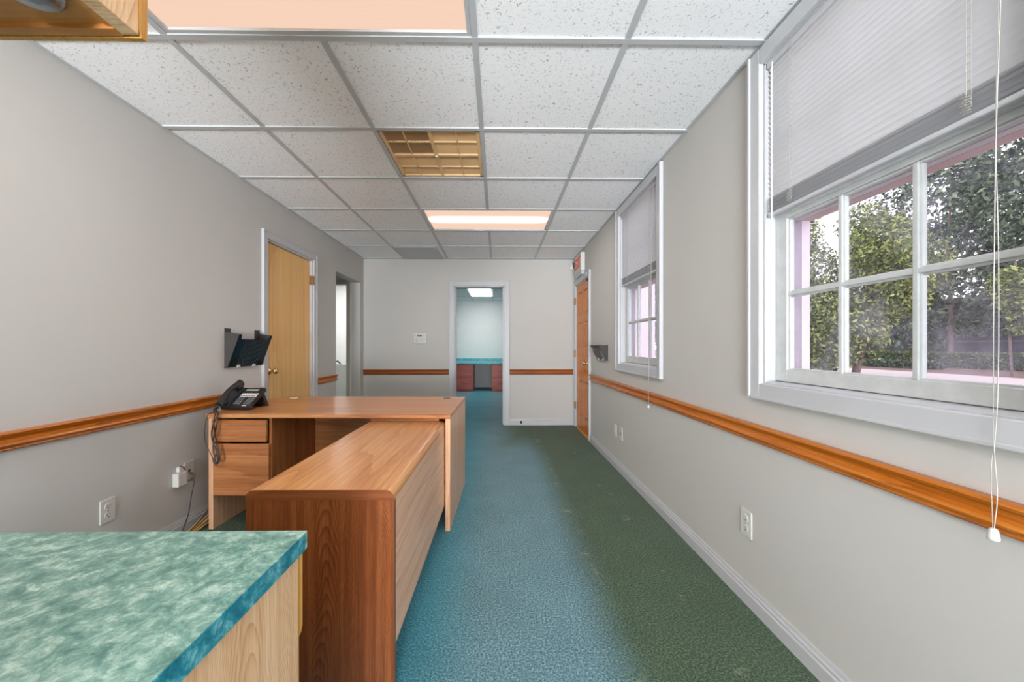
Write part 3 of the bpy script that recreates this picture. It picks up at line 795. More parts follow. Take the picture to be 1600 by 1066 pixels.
def louvers(x0_, x1_, y0_, y1_, n, tilt, alongx):
    b = MB(); wd = .017
    for k in range(n):
        f_ = (k + .5) / n
        dz = wd * math.sin(tilt) / 2; dh = wd * math.cos(tilt) / 2
        if alongx:
            y = y0_ + (y1_ - y0_) * f_
            b.add([(x0_, y - dh, ZC + .014 - dz), (x1_, y - dh, ZC + .014 - dz), (x1_, y + dh, ZC + .014 + dz), (x0_, y + dh, ZC + .014 + dz)], [(0, 1, 2, 3)])
        else:
            x = x0_ + (x1_ - x0_) * f_
            b.add([(x - dh, y0_, ZC + .014 - dz), (x - dh, y1_, ZC + .014 - dz), (x + dh, y1_, ZC + .014 + dz), (x + dh, y0_, ZC + .014 + dz)], [(0, 1, 2, 3)])
    return b
i0 = .012
louvers(a + h + fw, mx_ - i0, d + h + fw, my_ - i0, 20, R(68), False).build('louver_panel', M['tan_mesh'], t, o)
louvers(mx_ + i0, c - h - fw, d + h + fw, my_ - i0, 20, R(-26), True).build('louver_panel', M['tan_mesh'], t, o)
louvers(a + h + fw, mx_ - i0, my_ + i0, e - h - fw, 20, R(-24), True).build('louver_panel', M['tan_mesh'], t, o)
louvers(mx_ + i0, c - h - fw, my_ + i0, e - h - fw, 20, R(-24), True).build('louver_panel', M['tan_mesh'], t, o)
b = MB(); b.box(a, c, d, e, ZC + .12, ZC + .13)
for (x0_, x1_, y0_, y1_) in ((a, a + .004, d, e), (c - .004, c, d, e), (a, c, d, d + .004), (a, c, e - .004, e)): b.box(x0_, x1_, y0_, y1_, ZC + .02, ZC + .12)
b.build('duct_collar', M['plenum'], t, o)
b = MB(); b.lathe((mx_, my_, ZC + .003), (0, 0, -1), [(.009, 0), (.009, .008), (.005, .012)], 12); b.build('latch', M['plastic'], t, o)

# ------------------------------------------------------------------ main desk
DO = (-.286, 2.213, 0)
desk = thing('office_desk', 'wide wood laminate pedestal desk with a black phone on its left end', 'desk', DO, R(-1.5))
def dp(name, b, mat, parent=None):
    return b.build(name, mat, parent or desk, (0, 0, 0))
def bp_(*a, **k):
    return MB().bbox(*a, **k)
# top with an eased front edge; a little thicker over the drawers
prof = [(-.012, .684), (-.008, .697), (-.002, .701), (.785, .701), (.785, .677), (-.008, .677)]
top = dp('desk_top', MB().prism(prof, 'x', -1.475, 0.001), M['desk_x'])
dp('side_panel', bp_(-.029, 0, .0, .775, 0, .6765, b=.002), M['desk_side_lit'])
dp('side_panel', bp_(-1.468, -1.440, .0, .775, 0, .6765, b=.002), M['desk_side_lit'])
dp('modesty_panel', bp_(-1.44, -.029, .53, .55, .06, .6765, b=.001), M['desk_drawer'])
ped = MB(); ped.box(-1.112, -1.094, .022, .53, .205, .6765); ped.box(-1.44, -1.112, .03, .53, .205, .22); ped.box(-1.44, -1.112, .510, .53, .22, .67)
dp('pedestal', ped, M['desk_z'])
dr = dp('drawer', bp_(-1.438, -1.106, -.014, .004, .536, .668, b=.003), M['desk_drawer'])
MB().box(-1.425, -1.125, .004, .42, .545, .640).build('drawer_box', M['dark'], dr)
dr = dp('drawer', bp_(-1.438, -1.098, -.004, .014, .208, .522, b=.003), M['desk_drawer'])
MB().box(-1.425, -1.12, .014, .45, .225, .50).build('drawer_box', M['dark'], dr)
g1 = MB(); g1.lathe((-.135, .690, .7008), (0, 0, 1), [(.030, 0), (.030, .0015), (.027, .003), (.020, .003)], 24); o_ = dp('grommet', g1, M['cord']); o_['label'] = 'dark brown cable grommet'
g1 = MB(); g1.lathe((-1.35, .690, .7008), (0, 0, 1), [(.030, 0), (.030, .0015), (.027, .003), (.020, .003)], 24); o_ = dp('grommet', g1, M['paper']); o_['label'] = 'pale cable grommet'

# ------------------------------------------------------------------ return desk
RO = (-.330, 1.176, 0)
ret = thing('desk_return', 'lower wood laminate desk return with rounded top edges running toward the camera', 'desk', RO, R(-.5))
def rp(name, b, mat): return b.build(name, mat, ret, (0, 0, 0))
W_ = .474
def arc(cx_, cz_, r, a0, a1, n=6): return [(cx_ + r * math.cos(R(a0 + (a1 - a0) * k / n)), cz_ + r * math.sin(R(a0 + (a1 - a0) * k / n))) for k in range(n + 1)]
prof = [(-W_, .622)] + arc(-W_ + .028, .626, .028, 180, 90) + arc(-.028, .626, .028, 90, 0) + [(0, .622)]
tp = MB(); tp.prism(prof, 'y', 0, 1.078)
tp.sm = [False] * len(tp.sm)
rp('return_top', tp, M['desk_y'])
rp('end_panel', bp_(-W_ + .001, -.0008, .0015, .024, 0, .6215, b=.001), M['desk_end_shaded'])
rp('end_strip', MB().prism(prof, 'y', -.0012, -.0001), M['desk_strip_shaded'])
rp('side_panel', bp_(-.018, -.0005, .0245, 1.075, .150, .6215, b=.001), M['return_side_lit'])
rp('back_rail', bp_(-W_ + .02, -.04, 1.0785, 1.095, .56, .676, b=.001), M['desk_x'])
rp('leg', bp_(-W_ + .02, -.05, 1.030, 1.052, 0, .6215, b=.001), M['desk_z'])

# ------------------------------------------------------------------ phone
PO = (-1.700, 2.46, .7015)
ph = thing('desk_phone', 'black multi-line office phone with a cream label strip on the desk', 'phone', PO)
tilt = R(36)
X_ = Matrix.Translation(Vector((-1.790, 2.385, .722))) @ Matrix.Rotation(R(-6), 4, 'Z') @ Matrix.Rotation(tilt, 4, 'X')
Pm = Matrix.Translation(-Vector(PO)) @ X_
def pp(name, b, mat, parent=None):
    return b.build(name, mat, parent or ph, (0, 0, 0))
body = MB(Pm); body.bbox(.0, .205, 0, .185, -.024, 0, .007, 3)
body.bbox(.004, .060, .006, .180, -.004, .010, .006, 3)
bo = pp('phone_body', body, M['black'])
# foot and stand
s_ = MB(Matrix.Translation(-Vector(PO)))
s_.bbox(-1.785, -1.60, 2.392, 2.43, .7015, .716, .004)
pp('phone_base', s_, M['black'])
s_ = MB(Matrix.Translation(-Vector(PO)))
s_.prism([(2.495, .782), (2.515, .795), (2.570, .7018), (2.548, .7018)], 'x', -1.755, -1.585)
pp('stand', s_, M['black_matte'])
b = MB(Pm); b.bbox(.078, .178, .146, .168, -.001, .003, .002); pp('screen_bezel', b, M['black_matte'])
b = MB(Pm); b.box(.084, .172, .149, .165, .003, .0036); pp('phone_screen', b, M['screen_grey'])
b = MB(Pm); b.bbox(.076, .190, .094, .128, -.001, .0025, .002); lbl = pp('label_strip', b, M['paper'])
for k in range(6):
    for q, yy in enumerate((.098, .117)):
        b = MB(Pm); b.bbox(.081 + k * .018, .094 + k * .018, yy, yy + .005, .002, .005, .001); pp('line_button', b, M['black'], lbl)
b = MB(Pm); b.bbox(.145, .175, .012, .018, -.001, .0012, .0005); pp('maker_badge', b, M['paper'])
key0 = None
for r_ in range(4):
    for q in range(7):
        if q == 3: continue
        dx = .078 + q * .017 + (.002 if q > 3 else 0); dy = .026 + r_ * .016
        if key0 is None:
            km = MB(Pm); km.bbox(dx, dx + .011, dy, dy + .009, -.001, .0045, .0015)
            key0 = pp('phone_key', km, M['keycap']); k0 = (dx, dy)
        else:
            k2 = key0.copy(); C.objects.link(k2); k2.parent = ph
            k2.location = Pm.to_3x3() @ Vector((dx - k0[0], dy - k0[1], 0))
# handset: an arched bar with two cups
pts = []; rr = []
for k in range(17):
    f_ = k / 16
    y = -.012 + .205 * f_
    z = .030 + .022 * math.sin(PI * f_)
    pts.append((.030, y, z)); rr.append(.016 + .009 * (abs(2 * f_ - 1) ** 3) + .002)
hb = MB(Pm @ Matrix.Scale(1.25, 4, (1, 0, 0)))
hb.xf = Pm
hs = MB(Pm); hs.tube(pts, rr, 14)
hs.lathe((.030, .012, .034), (0, 0, -1), [(.012, -.006), (.024, -.002), (.026, .008), (.023, .022), (.018, .024)], 18)
hs.lathe((.030, .170, .034), (0, 0, -1), [(.012, -.006), (.024, -.002), (.026, .008), (.023, .022), (.018, .024)], 18)
pp('handset', hs, M['black'])

# coiled cord hanging from the phone over the desk edge, doubled and twisted
def catmull(P, n=10):
    P = [Vector(p) for p in P]; P = [P[0] * 2 - P[1]] + P + [P[-1] * 2 - P[-2]]
    out = []
    for i in range(1, len(P) - 2):
        for k in range(n):
            t_ = k / n
            out.append(.5 * ((2 * P[i]) + (P[i + 1] - P[i - 1]) * t_ + (2 * P[i - 1] - 5 * P[i] + 4 * P[i + 1] - P[i + 2]) * t_ ** 2 + (3 * P[i] - P[i - 1] - 3 * P[i + 1] + P[i + 2]) * t_ ** 3))
    out.append(P[-2]); return out
b = MB()
yf = 2.213 + .0385 - .030
spine = catmull([(-1.790, 2.372, .722), (-1.745, 2.30, .716), (-1.680, 2.225, .708), (-1.670, 2.196, .66), (-1.680, 2.200, .58), (-1.670, 2.200, .50), (-1.662, 2.200, .445)], 14)
for ph_ in range(3):
    pts = []
    L_ = len(spine)
    for i, p in enumerate(spine):
        a_ = i / L_ * 9 + ph_ * 2 * PI / 3
        amp = .008 + .006 * (i / L_)
        pts.append(p + Vector((math.cos(a_) * amp, math.sin(a_) * amp * .45 - .004, 0)))
    b.tube(pts, .0040, 7)
b.tube(catmull([(-1.674, 2.196, .455), (-1.680, 2.195, .432), (-1.666, 2.195, .415), (-1.648, 2.196, .430), (-1.650, 2.196, .47), (-1.664, 2.196, .52)], 8), .0045, 7)
b.tube(catmull([(-1.670, 2.193, .46), (-1.670, 2.192, .435), (-1.658, 2.192, .424), (-1.653, 2.193, .45), (-1.660, 2.194, .49)], 8), .0040, 7)
b.tube(catmull([(-1.775, 2.36, .722), (-1.762, 2.30, .708), (-1.723, 2.205, .700), (-1.730, 2.192, .62), (-1.723, 2.192, .54), (-1.693, 2.194, .47), (-1.680, 2.195, .43)], 10), .0022, 6)
tag(b.build('phone_cord', M['cord']), 'dark brown twisted phone cord hanging down the desk drawers', 'cord')

# ------------------------------------------------------------------ counter and cabinets by the camera
CX, CY, CZ = -.378, .739, .745
b = MB(); b.bbox(XL + .001, CX - .0012, .121, CY - .0012, CZ - .035, CZ, .0015)
ct = b.build('countertop', M['counter']); tag(ct, 'mottled green laminate countertop in the foreground with teal edge', 'countertop')
off = tuple(ct.location)
e_ = MB(); cut = .012
e_.prism([(CX - .0012, .121), (CX, .121), (CX, CY - cut), (CX - cut, CY), (XL + .001, CY), (XL + .001, CY - .0012), (CX - cut - .001, CY - .0012), (CX - .0012, CY - cut - .001)], 'z', CZ - .034, CZ - .0012)
eb = e_.build('edge_band', M['counter_edge'], ct, off); eb['label'] = 'saturated teal edge band'
BO = (-.8, .43, 0)
bc = thing('base_cabinet', 'pale oak base cabinet under the green countertop', 'cabinet', BO)
FX = -.388
MB().bbox(FX - .016, FX, .125, .720, .0, CZ - .0355, b=.001).build('end_panel', M['oak'], bc, BO)
cb = MB(); cb.box(-1.34, FX - .0165, .125, .700, .09, CZ - .04); cb.box(-1.34, FX - .0165, .125, .66, 0, .09)  # stretched left out of view to block the rear fill light
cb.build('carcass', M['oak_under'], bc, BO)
MB().bbox(FX - .03, FX - .0005, .7205, .7245, 0.0, CZ - .036, b=.0008).build('face_frame', M['oak_edge'], bc, BO)
def front(x0_, x1_, z0_, z1_, nm, th=.012):
    f_ = MB(); f_.prism([(.7248, z0_), (.7248, z1_), (.7248 + th, z1_ - .003), (.7248 + th, z0_ + .014), (.7248 + th * .6, z0_ + .004)], 'x', x0_, x1_)
    return f_.build(nm, M['oak_edge'], bc, BO)
front(-.995, FX - .0005, .544, CZ - .042, 'drawer')
front(-1.335, -1.0, .10, CZ - .042, 'cabinet_door', .010)
front(-.690, FX - .012, .10, .534, 'cabinet_door', .010)
front(-.995, -.694, .10, .534, 'cabinet_door', .010)

UZ = 1.4515; UY = .4166
UO = (-.8, .26, UZ)
uc = thing('upper_cabinet', 'oak upper cabinet hanging at the top left corner', 'cabinet', UO)
UX = -.3925
MB().bbox(UX - .018, UX, .121, .4075, UZ + .0005, 2.30, b=.001).build('end_panel', M['oak'], uc, UO)
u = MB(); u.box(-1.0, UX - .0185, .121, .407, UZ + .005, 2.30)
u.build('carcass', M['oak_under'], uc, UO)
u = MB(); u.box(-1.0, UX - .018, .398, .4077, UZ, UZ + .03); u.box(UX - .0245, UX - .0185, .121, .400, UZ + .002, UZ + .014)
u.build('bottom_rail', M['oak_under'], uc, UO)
for x0_, x1_ in ((-.698, UX + .0005), (-1.0, -.702)):
    u = MB(); u.prism([(.4080, UZ + .006), (.4098, UZ), (.4155, UZ + .0005), (UY, UZ + .004), (UY, 2.295), (.4080, 2.295)], 'x', x0_, x1_)
    u.build('cabinet_door', M['oak_edge'], uc, UO)
u = MB(); u.lathe((-.446, .352, UZ + .005), (0, 0, -1), [(.026, 0), (.026, .006), (.022, .010), (.012, .011)], 24)
u.build('puck_light', M['steel'], uc, UO)

# ------------------------------------------------------------------ wall files
def wall_file(lbl, wall, y0_, y1_, z0_, z1_, zf, depth):
    """open wall pocket; back plate with two ears, wedge ends, sloping front with a dip"""
    s = 1 if wall == 'left' else -1
    xw = XL if wall == 'left' else XR
    X = lambda d: xw + s * d
    o = (xw, (y0_ + y1_) / 2, z0_)
    t = thing('wall_file_holder', lbl, 'file holder', o)
    L = y1_ - y0_
    # back plate: full at the bottom, ears at the ends
    bk = MB(); ear = .15 * L; zb = z0_ + .74 * (z1_ - z0_)
    bk.prism([(y0_, z0_), (y1_, z0_), (y1_, z1_), (y1_ - ear, z1_), (y1_ - ear, zb), (y0_ + ear, zb), (y0_ + ear, z1_), (y0_, z1_)], 'x', X(.001), X(.006))
    bk.build('back_plate', M['black_matte'], t, o)
    zl = z1_ - .17 * (z1_ - z0_)
    for yy in (y0_, y1_ - .004):
        en = MB()
        en.prism([(X(.006), z0_ + .004), (X(.022), z0_ + .004), (X(depth), zf), (X(.006), zl + .02)], 'y', yy, yy + .004)
        en.build('end_cheek', M['black_matte'], t, o)
    fr_ = MB()
    n = 40; vs = []; th = .003
    nx, nz = (zf - z0_), -(depth - .022)
    ln = math.hypot(nx, nz)
    def rimz(f_):
        q = min(f_, 1 - f_)
        return 1.0 if q < .07 else (1.0 - .17 * min(1, (q - .07) / .02))
    fs = []
    for side in (0, 1):
        for k in range(n + 1):
            f_ = k / n
            for tt in (0, rimz(f_)):
                d = .022 + (depth - .022) * tt + (th if side else 0) * nx / ln
                z = z0_ + .004 + (zf - z0_ - .004) * tt
                rib = .0016 * (k % 2) if (side and .22 < f_ < .8) else 0
                vs.append((X(d + rib), y0_ + L * f_, z))
    m_ = 2 * (n + 1)
    for k in range(n):
        a_ = 2 * k
        fs += [(a_, a_ + 1, a_ + 3, a_ + 2), (m_ + a_, m_ + a_ + 2, m_ + a_ + 3, m_ + a_ + 1), (a_ + 1, m_ + a_ + 1, m_ + a_ + 3, a_ + 3), (a_, a_ + 2, m_ + a_ + 2, m_ + a_)]
    fs += [(0, m_, m_ + 1, 1), (2 * n, 2 * n + 1, m_ + 2 * n + 1, m_ + 2 * n)]
    fr_.add(vs, fs)
    fr_.build('front_panel', M['navy'], t, o)
    bt = MB(); bt.box(X(.0), X(.024), y0_, y1_, z0_, z0_ + .004); bt.build('bottom_ledge', M['navy'], t, o)
    for f_ in (.27, .72):
        cl_ = MB(); yy = y0_ + L * f_
        cl_.bbox(X(.024), X(.031), yy - .016, yy + .016, z0_ - .002, z0_ + .016, .002); cl_.build('clip', M['plastic'], t, o)
    return t
wall_file('large glossy dark wall file holder above the phone beside the birch door', 'left', 2.556, 2.925, .963, 1.236, 1.195, .103)
wall_file('small black wall file holder beside the pine exit door', 'right', 3.60, 3.93, .972, 1.126, 1.124, .095)

# ------------------------------------------------------------------ outlets and wall gadgets
def outlet(wall, yc, zc, label, duplex=True, name='wall_outlet', cat='outlet', group=None):
    s = 1 if wall == 'left' else -1; xw = XL if wall == 'left' else XR
    o = (xw, yc, zc - .057)
    t = thing(name, label, cat, o, 0, group)
    MB().bbox(xw, xw + s * .006, yc - .035, yc + .035, zc - .057, zc + .057, b=.0025).build('cover_plate', M['plastic'], t, o)
    if duplex:
        for dz in (-.021, .021):
            r_ = MB(); r_.lathe((xw + s * .005, yc, zc + dz), (s, 0, 0), [(.0165, 0), (.0165, .0025), (.0155, .003)], 20)
            ro = r_.build('socket', M['plastic'], t, o)
            q = MB()
            q.box(xw + s * .0078, xw + s * .0086, yc - .0075, yc - .0055, zc + dz - .001, zc + dz + .008); q.box(xw + s * .0078, xw + s * .0086, yc + .0055, yc + .0075, zc + dz - .001, zc + dz + .007)
            q.box(xw + s * .0078, xw + s * .0086, yc - .0025, yc + .0025, zc + dz - .010, zc + dz - .005)
            q.build('slots', M['slot'], ro, o)
        b = MB(); b.lathe((xw + s * .0055, yc, zc), (s, 0, 0), [(.003, 0), (.003, .0012)], 10); b.build('screw', M['slot'], t, o)
    else:
        for dz in (-.030, .030):
            b = MB(); b.lathe((xw + s * .0055, yc, zc + dz), (s, 0, 0), [(.003, 0), (.003, .0012)], 10); b.build('screw', M['slot'], t, o)
        b = MB(); b.bbox(xw + s * .005, xw + s * .008, yc - .008, yc + .008, zc - .009, zc + .009, .001); b.build('jack', M['slot'], t, o)
    return t
outlet('left', 1.796, .319, 'white duplex outlet low on the left wall just above the green countertop')
outlet('left', 2.262, .354, 'white wall plate beside the desk with a black cord plugged in', False, 'wall_jack', 'wall jack')
outlet('right', 1.586, .343, 'white duplex outlet under the large window on the right wall')
outlet('right', 3.375, .337, 'white duplex outlet nearer the exit door of two side by side')
outlet('right', 3.215, .345, 'blank white wall plate with a small jack beside the far duplex outlet', False, 'wall_jack', 'wall jack')
o = (XL, 2.185, .29)
t = thing('plug_adapter', 'white box-shaped plug adapter on the left wall beside the desk', 'adapter', o)
MB().bbox(XL, XL + .036, 2.150, 2.214, .292, .372, b=.005).build('adapter_body', M['plastic'], t, o)
MB().bbox(XL, XL + .020, 2.175, 2.224, .372, .402, b=.004).build('adapter_neck', M['plastic'], t, o)
b = MB(); b.tube([(XL + .024, 2.178, .410), (XL + .026, 2.196, .398), (XL + .020, 2.214, .378)], .0028, 6); b.build('adapter_lead', M['cord'], t, o)
b = MB(); b.tube(catmull([(XL + .008, 2.262, .340), (XL + .030, 2.268, .335), (XL + .034, 2.262, .28), (XL + .028, 2.250, .20), (XL + .030, 2.225, .10), (XL + .040, 2.17, .03), (XL + .05, 2.12, .006), (XL + .10, 2.02, .005)], 10), .0032, 7)
tag(b.build('power_cord', M['cord']), 'thin dark cord dropping from the left wall plate to the floor', 'cord')
b = MB()
b.tube(catmull([(-1.79, 2.46, .16), (-1.79, 2.30, .10), (-1.80, 2.22, .05), (-1.82, 2.17, .012), (-1.83, 2.10, .006)], 10), .0035, 7)
tag(b.build('power_cord', M['cord']), 'black cord lying on the floor between left wall and desk leg', 'cord')
b = MB()
for k in range(4):
    b.tube(catmull([(-1.775 - k * .012, 2.42, .05 + k * .018), (-1.785 - k * .010, 2.30, .028 + k * .014), (-1.80 - k * .008, 2.20, .006 + k * .006), (-1.81 - k * .01, 2.13, .005 + k * .003)], 8), .0045, 7)
tag(b.build('cable_bundle', M['cable_tan']), 'tan cable bundle on the floor at the left desk leg', 'cable')

# keypad
o = (-1.087, YW, 1.150)
t = thing('alarm_keypad', 'white alarm keypad on the back wall left of the doorway', 'keypad', o)
MB().bbox(-1.178, -.997, YW - .026, YW, 1.150, 1.290, b=.005).build('keypad_body', M['plastic'], t, o)
MB().bbox(-1.128, -1.062, YW - .0275, YW - .024, 1.250, 1.268, b=.001).build('keypad_screen', M['dark_screen'], t, o)
MB().bbox(-1.160, -1.112, YW - .0275, YW - .024, 1.166, 1.226, b=.001).build('speaker_panel', M['trim'], t, o)
kk = None
for r_ in range(3):
    for q in range(3):
        b = MB(); b.bbox(-1.096 + q * .028, -1.078 + q * .028, YW - .0282, YW - .024, 1.168 + r_ * .022, 1.180 + r_ * .022, .001)
        b.build('keypad_key', M['grid'], t, o)
for xx in (-1.155, -1.030):
    b = MB(); b.lathe((xx, YW - .025, 1.258), (0, -1, 0), [(.006, 0), (.006, .002)], 10); b.build('indicator', M['slot'], t, o)
# motion sensor
o = (1.055, YW, 2.20)
t = thing('motion_sensor', 'small white motion sensor in the ceiling corner above the exit door', 'sensor', o)
b = MB(); b.prism([(1.010, YW - .002), (1.010, YW - .030), (1.022, YW - .044), (1.044, YW - .044), (1.056, YW - .030), (1.056, YW - .002)], 'z', 2.185, 2.265); b.build('sensor_body', M['plastic'], t, o)
b = MB(); b.bbox(1.016, 1.050, YW - .048, YW - .040, 2.195, 2.225, .002); b.build('sensor_lens', M['paper'], t, o)
b = MB(); b.bbox(1.055, 1.075, YW - .022, YW - .002, 2.21, 2.29, .003); b.build('sensor_bracket', M['slot'], t, o)
# door stop
o = (.326, YW - .016, .045)
t = thing('door_stop', 'small dark round door stop on the white baseboard', 'door stop', o)
b = MB(); b.lathe((.326, YW - .0155, .046), (0, -1, 0), [(.016, 0), (.016, .005), (.009, .010), (.008, .040), (.013, .044), (.013, .055), (.008, .060)], 16); b.build('bumper', M['black_matte'], t, o)

# exit sign
SY0, SY1 = 4.565, 4.93
o = (XR, (SY0 + SY1) / 2, 2.015)
t = thing('exit_sign', 'white EXIT sign with faded red letters above the pine door', 'sign', o)
MB().bbox(XR - .050, XR, SY0, SY1, 2.060, 2.288, b=.005).build('sign_housing', M['plastic'], t, o)
MB().bbox(XR - .044, XR, SY0 + .01, SY1 - .01, 2.012, 2.0595, b=.004).build('sign_base', M['grid'], t, o)
cu = bpy.data.curves.new('lettering', 'FONT'); cu.body = 'EXIT'; cu.size = .20; cu.extrude = .0015; cu.align_x = 'CENTER'; cu.align_y = 'CENTER'; cu.offset = .004
to = bpy.data.objects.new('tmp', cu); C.objects.link(to)
bpy.context.view_layer.update()
me = bpy.data.meshes.new_from_object(to.evaluated_get(bpy.context.evaluated_depsgraph_get()))
bpy.data.objects.remove(to)
mt = Matrix.Translation((-.0515, 0, .160)) @ Matrix.Rotation(R(-90), 4, 'Z') @ Matrix.Rotation(R(90), 4, 'X') @ Matrix.Scale(.72, 4, (1, 0, 0))
me.transform(mt); me.name = 'lettering'
lo = bpy.data.objects.new('lettering', me); C.objects.link(lo); lo.parent = t
me.materials.clear(); me.materials.append(M['red']); lo['label'] = 'faded red EXIT lettering'
# door contact
o = (XR - .018, 4.40, 1.95)
t = thing('door_contact', 'tiny white door contact on the frame above the exit door', 'sensor', o)
MB().bbox(XR - .030, XR - .018, 4.385, 4.44, 1.972, 1.992, b=.002).build('contact_body', M['plastic'], t, o)
MB().bbox(XR - .012, XR + .007, 4.385, 4.46, 1.905, 1.926, b=.002).build('magnet', M['black_matte'], t, o)

# ------------------------------------------------------------------ blinds
def blind(ya, yb, label, cords):
    xb = XR + .016
    ztop, zst = WZ1 - .006, 1.702
    o = (xb, (ya + yb) / 2, ztop)
    t = thing('window_blind', label, 'blind', o)
    a, c = ya + .010, yb - .010
    hd = MB(); hd.bbox(xb - .014, xb + .012, a, c, ztop - .026, ztop, .002); hd.build('headrail', M['trim'], t, o)
    sl = MB(); pitch = .0205; wd = .0245; z = ztop - .030
    tl = R(58)
    while z > zst + .004:
        dx = wd / 2 * math.cos(tl); dz = wd / 2 * math.sin(tl)
        n = 5; vs = []
        for k in range(n):
            f_ = k / (n - 1) * 2 - 1
            bow = .0022 * (1 - f_ * f_)
            xx = xb + f_ * dx - bow * math.sin(tl); zz = z - pitch / 2 - f_ * dz * -1 * -1 - bow * math.cos(tl) * 0
            vs += [(xx, a + .003, zz), (xx, c - .003, zz)]
        sl.add(vs, [(2 * k, 2 * k + 1, 2 * k + 3, 2 * k + 2) for k in range(n - 1)], True)
        z -= pitch
    sl.build('slats', M['slat'], t, o)
    stk = MB(); z = zst; k = 0
    while z > 1.648:
        j = random.uniform(-.003, .003)
        stk.add([(xb - .0125 + j, a + .003, z), (xb - .0125 + j, c - .003, z), (xb + j, c - .003, z + .0012), (xb + j, a + .003, z + .0012), (xb + .0125 + j, a + .003, z), (xb + .0125 + j, c - .003, z)],
                [(0, 1, 2, 3), (3, 2, 5, 4)], False)
        z -= .0062
    so = stk.build('stacked_slats', M['slat'], t, o)
    br = MB(); br.bbox(xb - .0125, xb + .0125, a + .002, c - .002, 1.630, 1.645, .004); br.build('bottom_rail', M['trim'], t, o)
    for f_ in ([.16, .84] if cords else [.2, .8]):
        yy = a + (c - a) * f_
        ld = MB()
        for dx in (-.0150, .0150):
            ld.tube([(xb + dx, yy + .004 * (1 if dx < 0 else -1), ztop - .02), (xb + dx, yy + .004 * (1 if dx < 0 else -1), 1.66)], .0007, 5)
        ld.tube([(xb - .0152, yy - .006, ztop - .02), (xb - .0152, yy - .006, 1.66)], .0006, 5)
        zz = ztop - .04
        while zz > zst:
            ld.tube([(xb - .0152, yy - .006, zz), (xb - .0152, yy + .004, zz + .001)], .0006, 4); zz -= .0205
        # slack loops bunched in front of the stack
        pts = []
        rnd = random.Random(int(yy * 1000))
        for q in range(15):
            s_ = 1 if q % 2 else -1
            w__ = .011 * (1 - .4 * abs(q / 14 - .5))
            pts.append((xb - .018 - rnd.uniform(0, .005), yy + s_ * w__ + rnd.uniform(-.003, .003), 1.690 - q * .0031))
        ld.tube(catmull(pts, 5), .0009, 5)
        ld.build('ladder_cord', M['cotton'], t, o)
    if cords:
        xc = XR - .026
        wn = MB(); wn.tube([(xb - .018, yb - .045, ztop - .022), (XR - .004, yb - .045, ztop - .05), (XR - .006, yb - .047, 1.58)], .0028, 6); wn.build('tilt_wand', M['wand'], t, o)
        lc = MB()
        y0_ = ya + .062
        lc.tube(catmull([(xb - .016, y0_, ztop - .02), (XR - .012, y0_, 2.0), (xc, y0_ + .001, 1.60), (xc - .001, y0_ + .004, 1.30), (xc, y0_ + .006, 1.05), (xc - .004, y0_ + .002, .90), (xc - .008, y0_ - .006, .80), (xc - .008, y0_ - .001, .725)], 10), .0009, 6)
        lc.tube(catmull([(xb - .016, y0_ + .003, ztop - .02), (XR - .012, y0_ + .003, 2.0), (xc, y0_ + .002, 1.60), (xc, y0_ - .002, 1.30), (xc - .002, y0_ - .003, 1.05), (xc - .003, y0_ + .001, .92), (xc - .006, y0_ + .005, .85), (xc - .008, y0_ + .001, .725)], 10), .0009, 6)
        l_ = lc.build('pull_cord', M['cotton'], t, o)
        ts = MB(); ts.lathe((xc - .008, y0_, .727), (0, 0, -1), [(.004, 0), (.007, .004), (.0095, .020), (.0095, .024), (.006, .026)], 12); ts.build('tassel', M['plastic'], l_, o)
    else:
        lc = MB()
        lc.tube(catmull([(xb - .016, ya + .085, ztop - .02), (XR - .010, ya + .085, 2.0), (XR - .020, ya + .085, 1.4), (XR - .032, ya + .085, .95), (XR - .034, ya + .085, .70)], 8), .0012, 5)
        lc.tube(catmull([(xb - .016, ya + .092, ztop - .02), (XR - .010, ya + .090, 2.0), (XR - .020, ya + .090, 1.4), (XR - .032, ya + .091, .95), (XR - .034, ya + .087, .70)], 8), .0012, 5)
        l_ = lc.build('pull_cord', M['cotton'], t, o)
        ts = MB(); ts.lathe((XR - .034, ya + .086, .702), (0, 0, -1), [(.004, 0), (.007, .004), (.0085, .018), (.005, .022)], 12); ts.build('tassel', M['plastic'], l_, o)
    return t
blind(W1[0] + .004, W1[1] - .004, 'half-raised white mini blind on the large near window, long pull cord hanging', True)
blind(W2[0] + .004, W2[1] - .004, 'half-raised white mini blind on the small far window by the exit door', False)

# ------------------------------------------------------------------ far room and side room
FY = 9.0
b = MB(); b.bbox(-1.86, 1.37, FY - .01, 9.949, .672, .712, .004); b.box(-1.86, 1.37, 9.93, 9.949, .712, .782)
tag(b.build('far_countertop', M['counter_far']), 'teal countertop along the far room wall seen through the doorway', 'countertop')
def file_ped(x0_, x1_, label):
    o = ((x0_ + x1_) / 2, FY + .3, 0)
    t = thing('drawer_unit', label, 'cabinet', o)
    b = MB(); b.box(x0_, x1_, FY + .03, FY + .58, .05, .671); b.box(x0_ + .01, x1_ - .01, FY + .06, FY + .58, 0, .05); b.build('carcass', M['cherry'], t, o)
    for z0_, z1_ in ((.06, .345), (.355, .655)):
        d_ = MB().bbox(x0_ + .004, x1_ - .03, FY + .008, FY + .029, z0_, z1_, b=.003).build('drawer', M['cherry'], t, o)
        xm = (x0_ + x1_) / 2 - .01; zm = (z0_ + z1_) / 2
        h_ = MB(); h_.tube([(xm - .055, FY + .008, zm), (xm - .05, FY - .014, zm), (xm + .05, FY - .014, zm), (xm + .055, FY + .008, zm)], .006, 8); h_.build('drawer_handle', M['old_brass'], d_, o)
    return t
file_ped(-1.05, -.60, 'red cherry drawer unit left of the kneehole under the teal counter')
